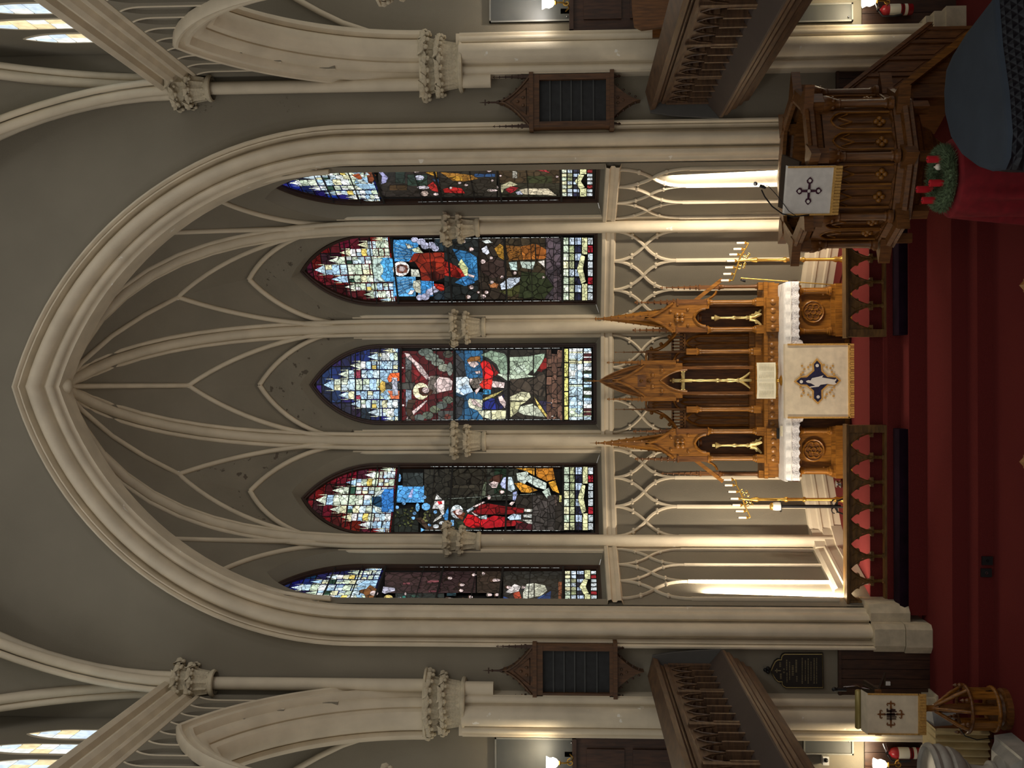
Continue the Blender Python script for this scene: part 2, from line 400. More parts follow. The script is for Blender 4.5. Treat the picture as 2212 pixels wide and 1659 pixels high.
# boss at the crown where the apse ribs meet
boss = MB().lathe([(.01,0),(.07,.01),(.11,.05),(.12,.1),(.05,.14)], (0, YC, Z(6.05)), 12).build('boss', TRIM, ribs, 40)
# ---- capitals
def leaf_mesh():
    """curled three-lobed leaf with a berry under its tip"""
    m = MB(); cl_ = [(0,0),(.05,.28),(.10,.55),(.20,.80),(.34,.95),(.46,.92),(.50,.78),(.44,.70)]; wd_ = [.14,.24,.16,.36,.22,.34,.24,.05]
    rows = []
    for i, ((y, z), w) in enumerate(zip(cl_, wd_)):
        rows.append([(w*t, y - .22*w*abs(t)**1.3 + (.07 if t == 0 else .0), z + (.06 if abs(t) == 1 and i in (3, 5) else 0)) for t in (-1, -.55, 0, .55, 1)])
    m.grid(rows); m.grid([[(x*.95, y-.07, z-.02) for x, y, z in r] for r in rows])
    m.ball((0, .40, .66), .10, 6, 4)
    for s in (-1, 1): m.ball((s*.26, .20, .74), .085, 6, 4)
    return m
leaf0 = leaf_mesh().build('leaf', STONE, None, 60, org=(0,0,0)); leaf0.hide_render = True
LEAF_PROTO = leaf0
def capital(parent, c, z0, z1, rx, ry, n1, n2, face, spread, mm=STONE, side=1.):
    """foliage capital: bell, abacus and neck ring in one mesh, leaves as pieces. face = angle it looks to"""
    h = z1 - z0; m = MB()
    def ring(fr, z): return [Vector((c[0]+rx*fr*math.cos(2*math.pi*j/16+math.pi/16), c[1]+ry*fr*math.sin(2*math.pi*j/16+math.pi/16), z)) for j in range(16)]
    for prof in ([(.80,z0),(.92,z0+.02*h),(.95,z0+.07*h),(.90,z0+.11*h),(.78,z0+.13*h),(.76,z0+.3*h),(.80,z0+.6*h),(.95,z0+.86*h),(1.15,z0+.88*h),(1.18,z0+.93*h),(1.25,z0+.95*h),(1.25,z1),(.5,z1)],):
        m.grid([ring(f, z) for f, z in prof], True)
    cap = m.build('capital', mm, parent, 40)
    for tier, (n, zf, fr, sc) in enumerate(((n1, .16, .74, .43), (n2, .44, .80, .50))):
        for j in range(n):
            a = face + spread*((j+.5*(tier % 2))/(max(1, n-1)) - .5 - (.0 if tier == 0 else .5/(max(1, n-1))))
            p = Vector((c[0]+rx*fr*math.cos(a), c[1]+ry*fr*math.sin(a), z0+zf*h))
            s = sc*h*(1+.1*random.uniform(-1, 1))
            wdt = min(1.35, 2.1*spread*max(rx, ry)*.5/n/(sc*h*.30)) if n > 3 else 1.1
            M = Matrix.Translation(p) @ Matrix.Rotation(a-math.pi/2+random.uniform(-.12, .12), 4, 'Z') @ Matrix.Diagonal((s*wdt, s*1.15, s*1.15, 1))
            place(LEAF_PROTO, cap, M).hide_render = False
    return cap
nt = 4
for q in (-1.5, -.5, .5, 1.5):
    a = q*AL; d = Vector((math.sin(a), math.cos(a), 0)); tn = Vector((math.cos(a), -math.sin(a), 0))
    base = Vector((0, YC, 0)) + d*2.60
    cs = struct('trim_%d' % nt, (base.x, base.y, L5), 'slender cream wall shaft with leaf capital between two apse windows'); nt += 1
    zc0, zc1 = Z(1.20), Z(1.70)
    b2 = Vector((base.x, base.y, 0))
    def vt(off, back, r, za, zb, nm, mm=TRIM):
        p = b2 + tn*off + d*back; MB().tube([(p.x, p.y, za), (p.x, p.y, zb)], r, 10).build(nm, mm, cs, 60)
    vt(0, -.03, .088, L5, zc0+.02, 'shaft', TRIMW)
    for o in (-.135, .135): vt(o, .03, .03, L5, zc0, 'side_roll')
    m = MB(); m.obox(b2+d*.08+Vector((0,0,(L5+Z(3))/2)), tn*.17, d*.06, (0,0,(Z(3)-L5)/2)); m.build('pilaster', TRIM, cs, 0)
    m = MB(); m.obox(b2+d*.02+Vector((0,0,L5+.07)), tn*.2, d*.16, (0,0,.07)); m.obox(b2+d*.03+Vector((0,0,L5+.2)), tn*.18, d*.14, (0,0,.06)); m.obox(b2+d*.03+Vector((0,0,L5+.33)), tn*.165, d*.125, (0,0,.07)); m.build('base', TRIM, cs, 0)
    capital(cs, (b2.x, b2.y), zc0, zc1, .155, .155, 7, 6, math.atan2(-d.y, -d.x), 2.9)
    # rib cluster above the capital
    rp = [b2 - d*.0 + Vector((0, 0, zc1))] + [ribpt(a, i) for i in range(1, len(RIB))]
    rp = [p - d*.015 - Vector((0, 0, .02)) for p in rp]
    MB().tube(rp, .068, 9).build('rib_roll', TRIM, cs, 60)
    for o in (-1, 1):
        MB().tube([p + tn*o*.098*min(1, .35+(p-Vector((0,YC,p.z))).length/1.2) + Vector((0, 0, .03)) for p in rp], .032, 7).build('rib_fillet', TRIM, cs, 60)
        p0 = b2 + tn*o*.155 + d*.03
        MB().tube([(p0.x, p0.y, zc1), (p0.x, p0.y, Z(3.1))], .03, 7).build('rib_fillet', TRIM, cs, 60)
# ribs springing at the arch itself
# ---- nave side walls, arcades, responds, corbels, vault springers
XW = 3.64
for sg, side in ((1, 'right'), (-1, 'left')):
    fx = lambda a, b, c, sg=sg: (sg*c, a, b)
    sw = struct('wall_'+side, (sg*XW, 11, 0), 'grey plaster nave wall with a pointed arcade arch and lancet panelling')
    YA, HSP, SPZ, APZ = 11.45, 1.28, Z(1.67), Z(3.62)
    cI = ((APZ-SPZ)**2-HSP**2)/(2*HSP)
    BAYS = (YA, YA-3.1)
    def off(d, n=18): return full_arch(HSP, SPZ, APZ, n, -d)
    # moulded arch order by order: (x, outward offset)
    PR = [(3.66,.44),(3.57,.44),(3.54,.415),(3.55,.385),(3.61,.37),(3.62,.35),(3.60,.33),(3.57,.31),(3.58,.27),(3.63,.25),(3.66,.24),(3.66,.22),(3.66,.19),(3.70,.13),(3.74,.11),(3.76,.12),(3.76,.09),(3.78,.04),(3.83,.0),(3.90,.0),(3.97,.02),(4.0,.08),(4.02,.11),(4.02,.09),(4.06,.06),(4.10,.08),(4.14,.16),(4.14,.3)]
    for nm, a, b in (('hood_mould', 0, 6), ('outer_order', 5, 12), ('middle_order', 11, 18), ('soffit_roll', 17, 24), ('aisle_order', 23, 28)):
        for yb_ in BAYS: MB().grid([[(sg*x, yb_+p, q) for p, q in off(d)] for x, d in PR[a:b]]).build(nm, TRIM, sw, 50, fix=False)
    # spandrel wall behind the panelling
    ex = off(.26); poly = [(YE, SPZ)] + [(yb_+p, q) for yb_ in BAYS for p, q in reversed(ex) if yb_+p < YE] + [(6.4, SPZ), (6.4, Z(4.8)), (YE, Z(4.8))]
    MB().prism([(a, b) for a, b in poly], fx, 3.70, 3.9).build('spandrel', WALLG, sw, 0)
    # lancet panelling: one raised cell for each lancet
    def extz(y):
        best = SPZ
        o = off(.42, 30)
        for (p, q), (p2, q2) in zip(o, o[1:]):
            for yb_ in BAYS:
                a0, a1 = yb_+p, yb_+p2
                if min(a0, a1) <= y <= max(a0, a1): best = max(best, q+(q2-q)*(y-a0)/((a1-a0) or 1))
        return best
    pitch = .318; y1 = 12.98; j = 0
    while y1 - pitch > 6.5:
        y0 = y1 - pitch; zb = min(extz(y0+.04), extz(y1-.04)) - .02
        ztop = Z(4.36); zsp = Z(4.02); w = pitch/2-.045
        hd = pointed(w, zsp, Z(4.28), 6)
        prof = [(zb, w), (max(zsp, zb+.01), w)] + [(q, p) for p, q in hd[1:]] + [(ztop, 0)]
        m = MB(); cell(m, y0, y1, prof, fx, 3.655, 3.72); m.build('lancet_panel', WALLG if j % 1 else WALL, sw, 0)
        MB().tube([(sg*3.655, (y0+y1)/2-w, zb), (sg*3.655, (y0+y1)/2-w, zsp)] + [(sg*3.655, (y0+y1)/2-p, q) for p, q in hd[1:]], .012, 5).build('lancet_edge', TRIM, sw, 60)
        y1 = y0; j += 1
    # string course under the clerestory
    st = [(3.75,4.28),(3.65,4.30),(3.63,4.33),(3.66,4.345),(3.66,4.37),(3.60,4.40),(3.585,4.43),(3.60,4.455),(3.625,4.46),(3.625,4.49),(3.57,4.52),(3.535,4.56),(3.54,4.59),(3.575,4.60),(3.575,4.62),(3.50,4.64),(3.47,4.69),(3.49,4.725),(3.6,4.74),(4.0,4.78)]
    MB().grid([[(sg*x, YE, Z(z)), (sg*x, 6.4, Z(z))] for x, z in st]).build('string_course', TRIM, sw, 0, fix=False)
    # clerestory wall with lancet lights
    CX = 3.98
    cw = struct('window_%d' % (6 if sg > 0 else 7), (sg*CX, 11.9, Z(4.7)), 'clerestory window of tall bright lancets, '+('above the pulpit side' if sg > 0 else 'above the lectern side'))
    MB().box(*(sorted((sg*(CX+.12), sg*(CX+.3)))), 6.4, YE, Z(4.5), Z(9)).build('backing_wall', WALLG, sw, 0)
    yy = [12.98, 12.78, 12.44, 12.26, 11.92, 11.74, 11.4, 11.2, 9.0]
    lights = [(12.34, .165, 5.55, 6.05), (11.84, .165, 5.75, 6.35), (11.34, .165, 5.55, 6.05)]
    edges = [12.98, 12.09, 11.59, 10.8]
    for (yc_, hw, zs_, za_), ya_, yb_ in zip(lights, edges, edges[1:]):
        ym = (ya_+yb_)/2; hd = pointed(hw, Z(zs_), Z(za_), 8)
        m = MB()
        for s2, ye in ((-1, yb_), (1, ya_)):
            poly = [(ye, Z(4.7)), (yc_+s2*hw, Z(4.7)), (yc_+s2*hw, Z(zs_))] + [(yc_+s2*p, q) for p, q in hd[1:]] + [(yc_, Z(8.6)), (ye, Z(8.6))]
            m.prism(poly, fx, CX-.02, CX+.1)
        m.build('window_surround', WALLG, sw, 0)
        gl = [(yc_+p, q) for p, q in [(-hw, Z(4.7))] + full_arch(hw, Z(zs_), Z(za_), 8) + [(hw, Z(4.7))]]
        MB().tube([fx(a, b, CX-.02) for a, b in gl], .014, 6).build('light_frame', TRIM, cw, 60)
        # panes, clipped to the lancet
        def wof(z):
            if z <= Z(zs_): return hw
            for (p, q), (p2, q2) in zip(hd, hd[1:]):
                if q <= z <= q2: return p+(p2-p)*(z-q)/(q2-q)
            return 0.
        z = Z(4.72); i = 0
        while z < Z(za_)-.05:
            z2 = min(z+.21, Z(za_)-.005)
            for (f0, f1) in ((-1, -.02), (.02, 1)):
                a, b = wof(z)*.98, wof(z2)*.98
                gm = ('sky_glass', 'amber_glass', 'pale_glass')[random.choice((0, 0, 0, 1, 2, 2))]
                c_ = {'sky_glass': (214, 232, 250), 'amber_glass': (246, 226, 178), 'pale_glass': (240, 244, 240)}[gm]
                P = [(yc_+f0*a, z+.008), (yc_+f1*a, z+.008), (yc_+f1*b, z2-.008), (yc_+f0*b, z2-.008)]
                MB().prism(P, fx, CX-.026, CX-.018).build('pane', mat(gm, c_, .3, var=.12, scale=14, emit=1.0), cw, 0)
            z = z2; i += 1
        MB().box(*sorted((sg*(CX-.015), sg*(CX-.005))), yc_-hw-.01, yc_+hw+.01, Z(4.65), Z(za_)+.02).build('lead_backing', LEAD, cw, 0)
    # inner clerestory arch on the wall, wall shaft, corbel capital, nave vault ribs
    cs = struct('trim_%d' % nt, (sg*3.5, 12.95, Z(1.7)), 'wall shaft and leaf corbel carrying the nave vault ribs'); nt += 1
    MB().tube([(sg*3.52, 12.95, Z(1.67)), (sg*3.52, 12.95, Z(4.22))], .075, 10).build('shaft', TRIM, cs, 60)
    capital(cs, (sg*3.52, 12.95), Z(4.14), Z(4.60), .17, .17, 7, 6, math.atan2(-1, -sg*1.0), 3.2)
    er = pointed(3.46, Z(4.6), Z(9.4), 20)
    MB().tube([(sg*a, 12.99, b) for a, b in er], .062, 10).build('wall_rib', TRIM, cs, 60)
    MB().tube([(sg*(a+.085), 12.93, b) for a, b in er], .035, 8).build('wall_rib_fillet', TRIM, cs, 60)
    dg = bez((sg*3.50, 12.9, Z(4.6)), (sg*3.35, 12.7, Z(7.0)), (0, 10.2, Z(9.4)), 18)
    MB().tube(dg, .06, 9).build('diagonal_rib', TRIM, cs, 60)
    dg2 = [p + Vector((sg*.09, -.05, .03)) for p in dg]
    MB().tube(dg2, .04, 7).build('diagonal_fillet', TRIM, cs, 60)
    cr = [(YA+p*1.62/HSP*1.02, q) for p, q in full_arch(HSP, Z(4.6), Z(7.35), 18)]
    crp = [(sg*3.60, a, b) for a, b in cr]
    MB().tube(crp, .06, 8).build('clerestory_rib', TRIM, cs, 60)
    MB().tube([(sg*3.70, a, b) for a, b in cr], .045, 8).build('clerestory_fillet', TRIM, cs, 60)
    crh = [(sg*3.62, a, b) for a, b in cr if a >= YA-.01]
    crh = sorted(crh, key=lambda p: p[2])
    # vault webs
    nv = struct('ceiling', (sg*2, 11.5, Z(6)), 'nave vault plaster')
    def smp(path, n):
        return [samp([Vector(p) for p in path], t/n) for t in range(n+1)]
    a_, b_ = smp([(sg*a, 13.0, b) for a, b in er], 20), smp(dg, 20)
    MB().grid([[p.lerp(q, u/4)+Vector((0,0,.05)) for u in range(5)] for p, q in zip(a_, b_)]).build('vault_web', VAULT, nv, 60, fix=False)
    b_ = smp(dg, 20); c_ = smp(crh, 20)
    MB().grid([[p.lerp(q, u/4)+Vector((0,0,.05)) for u in range(5)] for p, q in zip(b_, c_)]).build('vault_web', WALLG, nv, 60, fix=False)
    # clustered respond pier
    rp = struct('trim_%d' % nt, (sg*3.8, 12.95, 0), 'cream clustered half pier with leaf capital at the end of the arcade'); nt += 1
    MB().box(*sorted((sg*3.60, sg*4.08)), 12.86, 13.05, 0, Z(1.3)).build('core', TRIM, rp, 0)
    for x, y, r, nm in ((3.84, 12.86, .125, 'main_shaft'), (3.655, 12.87, .048, 'side_roll'), (3.74, 12.84, .02, 'side_fillet'), (4.0, 12.85, .045, 'side_roll'), (4.06, 12.90, .04, 'side_roll')):
        MB().tube([(sg*x, y, .1), (sg*x, y, Z(1.26))], r, 12).build(nm, TRIMW if r > .1 else TRIM, rp, 60)
    MB().tube([(sg*3.545, 12.92, Z(.90)), (sg*3.545, 12.92, Z(1.26))], .085, 12).build('short_shaft', TRIM, rp, 60)
    capital(rp, (sg*3.74, 12.98), Z(1.22), Z(1.70), .335, .27, 13, 11, math.atan2(-1, 0), 3.3)
    m = MB()
    for z0_, z1_, g in ((0, .22, .12), (.22, .34, .08), (.34, .42, .04)): m.box(*sorted((sg*(3.6-g), sg*(4.1+g))), 12.80-g, 13.05, z0_, z1_)
    m.build('base', STONE, rp, 0)
    # free-standing pier of the next bay
    fp_ = struct('trim_%d' % nt, (sg*3.85, 9.9, 0), 'cream round pier of the nave arcade with leaf capital'); nt += 1
    MB().tube([(sg*3.85, 9.9, .3), (sg*3.85, 9.9, Z(1.26))], .23, 16).build('shaft', TRIM, fp_, 60)
    for q in range(4): MB().tube([(sg*3.85+.24*math.cos(q*math.pi/2), 9.9+.24*math.sin(q*math.pi/2), .3), (sg*3.85+.24*math.cos(q*math.pi/2), 9.9+.24*math.sin(q*math.pi/2), Z(1.26))], .06, 10).build('side_shaft', TRIM, fp_, 60)
    m = MB()
    for z0_, z1_, g in ((0, .2, .42), (.2, .3, .36), (.3, .36, .32)): m.lathe([(g, z0_), (g, z1_)], (sg*3.85, 9.9, 0), 8, a0=math.pi/8)
    m.build('base', STONE, fp_, 0)
    capital(fp_, (sg*3.85, 9.9), Z(1.22), Z(1.70), .34, .34, 16, 14, 0, 5.9)
    # a rib of the aisle vault against the end wall
    ab = [at(v, (829.5-sg*(829.5-y)) , 12.99) for v, y in ((915, 92), (860, 84), (800, 70), (740, 50), (690, 26), (640, -2), (600, -30))]
    MB().tube(ab, .035, 7).build('aisle_rib', TRIM, rp, 60)
    # panelled dado of the end wall
    da = struct('baseboard_east_'+side, (sg*3.3, 13.0, 0), 'dark oak dado boards at the foot of the end wall')
    xs = [3.08, 3.19, 3.30, 3.41, 3.52, 3.60]
    zt = zz(1815, 13.0)
    for a, b in zip(xs, xs[1:]): MB().box(*sorted((sg*(a+.003), sg*(b-.003))), 13.01, 13.06, 0, zt).build('board', PANEL, da, 0)
    MB().box(*sorted((sg*3.07, sg*3.61)), 12.99, 13.06, zt, zt+.03).build('cap_rail', PANEL, da, 0)
    xs = [4.1+.16*i for i in range(8)]
    for a, b in zip(xs, xs[1:]): MB().box(*sorted((sg*(a+.003), sg*(b-.003))), 13.01, 13.06, 0, zz(1866, 13.0)).build('board', PANEL, da, 0)
    # door at gallery level
    dr = struct('door_%d' % (1 if sg > 0 else 2), (sg*4.6, 13.0, Z(-1.9)), 'dark panelled door at gallery level')
    x0 = 4.14; zt = Z(-.06)
    MB().box(*sorted((sg*x0, sg*5.1)), 13.02, 13.06, Z(-1.9), zt).build('door_leaf', PANEL, dr, 0)
    for (a, b, c, d_) in ((.12, .42, -.18, -.62), (.12, .42, -.72, -1.5), (.52, .82, -.18, -.62), (.52, .82, -.72, -1.5)):
        MB().box(*sorted((sg*(x0+a), sg*(x0+b))), 12.995, 13.03, Z(d_), Z(c)).build('door_panel', PANEL, dr, 0)
    MB().box(*sorted((sg*(x0-.04), sg*x0)), 12.98, 13.06, Z(-1.9), zt+.05).build('door_frame', FRAMEW, dr, 0)
    MB().box(*sorted((sg*(x0-.04), sg*5.1)), 12.98, 13.06, zt, zt+.05).build('door_frame', FRAMEW, dr, 0)
leaf0.hide_render = True
# ================================================================== STAINED GLASS
GLASS_GAIN = 1.15
def gmat(rgb):
    """pot-metal glass: streaky colour broken by fine painted and leaded lines"""
    key = 'glass_%02x%02x%02x' % tuple(rgb)
    if key in MATS: return MATS[key]
    m = mat(key, rgb, .25, var=.2, scale=16, detail=4, emit=GLASS_GAIN); nt = m.node_tree; b = nt.nodes['Principled BSDF']
    src = b.inputs['Base Color'].links[0].from_socket
    tc = [n for n in nt.nodes if n.type == 'TEX_COORD'][0]
    dark = sum(rgb) < 260
    vo = nt.nodes.new('ShaderNodeTexVoronoi'); vo.feature = 'DISTANCE_TO_EDGE'; vo.inputs['Scale'].default_value = 9 if dark else 15
    nt.links.new(tc.outputs['Object'], vo.inputs['Vector'])
    ra = nt.nodes.new('ShaderNodeValToRGB'); ra.color_ramp.elements[0].position = .02; ra.color_ramp.elements[1].position = .075
    ra.color_ramp.elements[0].color = (.16, .16, .16, 1); ra.color_ramp.elements[1].color = (1, 1, 1, 1)
    nt.links.new(vo.outputs['Distance'], ra.inputs[0])
    vc = nt.nodes.new('ShaderNodeTexVoronoi'); vc.inputs['Scale'].default_value = 9 if dark else 15; nt.links.new(tc.outputs['Object'], vc.inputs['Vector'])
    mr = nt.nodes.new('ShaderNodeMapRange'); mr.inputs[3].default_value = .62; mr.inputs[4].default_value = 1.25
    sp = nt.nodes.new('ShaderNodeSeparateColor'); nt.links.new(vc.outputs['Color'], sp.inputs[0]); nt.links.new(sp.outputs[0], mr.inputs[0])
    m1 = nt.nodes.new('ShaderNodeMix'); m1.data_type = 'RGBA'; m1.blend_type = 'MULTIPLY'; m1.inputs[0].default_value = 1
    nt.links.new(src, m1.inputs[6]); nt.links.new(ra.outputs[0], m1.inputs[7])
    m2 = nt.nodes.new('ShaderNodeVectorMath'); m2.operation = 'SCALE'; nt.links.new(m1.outputs[2], m2.inputs[0]); nt.links.new(mr.outputs[0], m2.inputs['Scale'])
    nt.links.new(m2.outputs[0], b.inputs['Emission Color']); nt.links.new(m2.outputs[0], b.inputs['Base Color'])
    return m
WPAL = [(205, 226, 238), (188, 216, 232), (214, 226, 206), (226, 226, 186), (196, 214, 190), (170, 206, 236), (228, 236, 236)]
YSH = {0: 6.5, 1: -1, -1: -2, 2: -1, -2: 0}
ZOOM = {(0,'A'): (680,730,6.9125), (0,'B'): (980,730,6.9125), (1,'A'): (650,495,6.9125), (1,'B'): (960,495,6.506), (-1,'A'): (650,1000,6.9125), (-1,'B'): (960,1000,6.506),
        (2,'A'): (600,345,6.144), (2,'B'): (950,345,6.32), (-2,'A'): (600,1215,6.144), (-2,'B'): (950,1215,6.144)}
def ell(cx, cy, rx, ry, n=12, a0=0): return [(cx+rx*math.cos(a0+2*math.pi*i/n), cy+ry*math.sin(a0+2*math.pi*i/n)) for i in range(n)]
def rc(x0, y0, x1, y1): return [(x0,y0),(x1,y0),(x1,y1),(x0,y1)]
SKIN = (208, 188, 186); WHT = (206, 222, 232); DK = (34, 32, 30); GRN = (128, 150, 130); RED = (190, 26, 28); DRED = (84, 20, 24)
def stones(x0, x1, y0, y1, c, nx, ny):
    out = []; dx = (x1-x0)/nx; dy = (y1-y0)/ny
    for i in range(nx):
        for j in range(ny):
            o = (j+.5*(i % 2)) * dy
            a, b = y0+o, min(y1, y0+o+dy)
            if b-a < dy*.2: continue
            k = random.uniform(.7, 1.25); r = lambda s: random.uniform(-s, s)
            out.append((tuple(max(0, min(255, int(q*k))) for q in c), [(x0+i*dx+r(6), a+r(8)), (x0+(i+1)*dx+r(6), a+r(8)), (x0+(i+1)*dx+r(6), b+r(8)), (x0+i*dx+r(6), b+r(8))]))
    return out
def design0():
    A, B = [], []
    A += [(DRED, rc(1295,150,1700,1190)), ((70,18,22), rc(1700,150,2075,1190))]
    A += [((120,30,34), [(1460,360),(1690,560),(1500,640)]), ((104,26,30), [(1460,860),(1660,880),(1480,1080)])]
    A += [((236,104,50), [(1080,560),(1130,480),(1270,470),(1270,600),(1110,620)]), ((240,128,84), [(1085,740),(1120,800),(1140,870),(1270,870),(1270,740)]),
          ((226,190,92), [(945,690),(1010,590),(1065,620),(1065,735),(1010,770)]), ((168,206,236), [(975,560),(1080,470),(1120,470),(1090,560),(1010,590)]), ((168,206,236), [(975,800),(1010,770),(1090,800),(1130,880),(1060,880)])]
    A += [((66,66,62), rc(1055,620,1500,725)), ((88,92,92), rc(1355,240,1450,430)), ((66,64,58), rc(1355,430,1450,620)), ((128,144,160), rc(1360,725,1450,915)), ((112,122,128), rc(1360,915,1450,1100)), ((110,112,106), rc(1365,1160,1450,1210))]
    A += [((186,190,206), [(1150,545),(1235,545),(1250,810),(1165,825)])]
    for i, y in enumerate((150, 220, 300, 380)):
        A.append(((96+10*i,108+8*i,100+6*i), ell(1660+i*90, y+20, 120-8*i, 62, 9, i)))
    A += [((66,66,56), ell(1990,200,80,60,9)), ((112,120,112), ell(2020,420,50,110,9))]
    for i, (x, y) in enumerate(((1560,1150), (1690,1110), (1800,1020), (1900,960), (1990,880))): A.append(((78+8*(i % 3),86+8*(i % 3),82), ell(x, y, 88, 62, 9, i)))
    A += [((70,72,70), rc(1840,1040,2070,1185)), ((96,48,40), ell(1985,1130,56,46))]
    A += [(SKIN, [(1340,175),(1420,190),(1480,270),(1600,370),(1705,520),(1680,590),(1560,460),(1440,300),(1370,250)]),
          (SKIN, [(1365,1165),(1410,1080),(1540,980),(1665,880),(1690,890),(1600,990),(1500,1085),(1430,1165)]),
          (SKIN, [(1690,530),(1800,525),(2010,550),(2065,600),(2050,735),(1900,765),(1790,785),(1720,660)])]
    A += [((232,228,190), ell(1590,750,125,130,14)), ((70,40,26), [(1540,700),(1640,680),(1780,740),(1740,810),(1620,830),(1560,790)]), (SKIN, ell(1660,735,58,48))]
    A += [(SKIN, ell(1320,400,18,14,6)), (SKIN, ell(1325,960,20,18,6))]
    B += [((34,66,92), rc(30,140,160,1190)), ((40,92,134), rc(160,140,440,560)), ((38,84,120), rc(160,760,440,1190)), (DK, rc(440,130,830,1190)), ((38,34,28), rc(830,130,1380,1190)), ((48,48,50), [(30,160),(150,300),(200,540),(30,540)]), ((46,48,52), [(30,820),(160,850),(130,1100),(30,1190)])]
    B += [((58,140,190), rc(440,720,560,800))]
    B += [(SKIN, [(240,555),(430,570),(640,600),(770,620),(755,705),(570,695),(400,650),(240,650)]), (WHT, [(35,540),(200,530),(240,570),(235,640),(300,760),(150,815),(35,770)]), ((170,200,228), [(60,700),(200,640),(300,760),(150,815)])]
    B += [(GRN, [(400,210),(560,140),(760,190),(800,240),(820,420),(770,590),(720,540),(640,350),(520,260)]), ((152,170,150), [(835,240),(1080,230),(1190,215),(1190,420),(1100,520),(835,500)]), ((134,156,136), [(1195,210),(1370,180),(1340,300),(1240,450),(1195,500)]), ((176,192,172), [(600,480),(720,540),(800,600),(1000,560),(1230,530),(1080,500),(840,500)])]
    B += [((150,170,150), [(900,260),(1060,250),(1090,310),(960,330)]), ((178,196,180), [(880,400),(1060,340),(1100,440),(960,490)])]
    B += [(RED, [(395,330),(450,280),(540,320),(600,480),(590,560),(440,580),(430,440)]), ((214,44,36), [(440,580),(590,560),(565,730),(430,710),(385,650)]), ((110,22,22), [(560,330),(680,480),(610,540),(590,420)]), ((120,26,24), [(1240,450),(1360,250),(1430,260),(1390,410),(1310,470)])]
    B += [((138,92,44), [(195,290),(250,235),(400,225),(410,330),(340,300),(215,320)]), (SKIN, [(205,315),(340,300),(385,350),(310,405),(250,380)]), (SKIN, [(310,450),(400,440),(410,490),(340,495)]), (SKIN, [(310,740),(390,680),(410,700),(340,805)]), (SKIN, [(1400,180),(1450,190),(1515,260),(1500,305),(1420,250)])]
    B += [((58,50,42), [(840,570),(1180,560),(1370,480),(1370,860),(1200,800),(840,730)])]
    B += [((206,208,186), [(210,900),(240,850),(300,860),(440,880),(430,1030),(350,1040),(230,990)]), ((196,200,176), [(350,1035),(560,1035),(560,1170),(430,1140)]), ((208,208,170), [(565,1035),(790,1030),(780,1160),(565,1175)]), (SKIN, [(255,870),(320,870),(435,980),(420,1000),(290,950)]), ((32,44,132), [(440,920),(560,850),(620,860),(640,1025),(440,1020)]), ((22,24,60), [(620,860),(760,790),(740,1010),(640,1025)]), ((176,164,100), [(420,870),(560,800),(740,740),(600,840),(450,890)]), (SKIN, [(660,830),(720,810),(790,920),(770,1010),(690,920)])]
    B += [((196,196,164), [(840,830),(1010,755),(1130,765),(1160,840),(1090,900),(840,890)]), ((178,178,140), [(840,900),(1090,905),(1000,960),(960,1060),(845,1150)]), ((188,196,176), [(1000,970),(1190,930),(1280,1010),(1370,1140),(1050,1105),(960,1060)]), ((188,170,92), [(1200,830),(1300,960),(1420,1140),(1390,1150),(1270,1010)]), ((40,36,60), [(1250,890),(1450,890),(1500,1000),(1420,1140),(1310,960)]), ((220,216,210), ell(1470,895,28,45,7)), ((220,216,210), ell(1475,1140,28,32,7))]
    B += stones(1385, 1625, 130, 1190, (96,70,58), 3, 8)
    B += [((206,204,120), rc(1650,115+i*215,1712,320+i*215)) for i in range(5)]
    for i in range(12): B.append((random.choice(WPAL), rc(1722,112+i*90,1925,112+i*90+84))); B.append((random.choice(WPAL), rc(1938,112+i*90,2060,112+i*90+84)))
    for i, y in enumerate((110, 180, 340, 440, 680, 880, 1000, 1130)):
        B.append((random.choice(WPAL), rc(1722,y,1930,y+(55 if i in (0,7) else 90 if i % 2 else 130))))
    B += [((176,206,226), ell(1870,520,62,90,10)), ((176,206,226), ell(1870,790,62,90,10)), ((176,206,226), [(1800,250),(1870,190),(1930,250),(1870,310)]), ((176,206,226), [(1800,1045),(1870,985),(1930,1045),(1870,1105)])]
    for y, c in ((110,(190,214,230)),(185,(80,34,40)),(250,(80,34,40)),(330,(186,206,222)),(440,(40,56,40)),(560,(40,56,40)),(690,(40,56,40)),(800,(40,56,40)),(890,(186,206,222)),(1000,(80,34,40)),(1060,(80,34,40)),(1125,(190,214,230))): B.append((c, rc(1942,y,2055,y+52)))
    return A, B
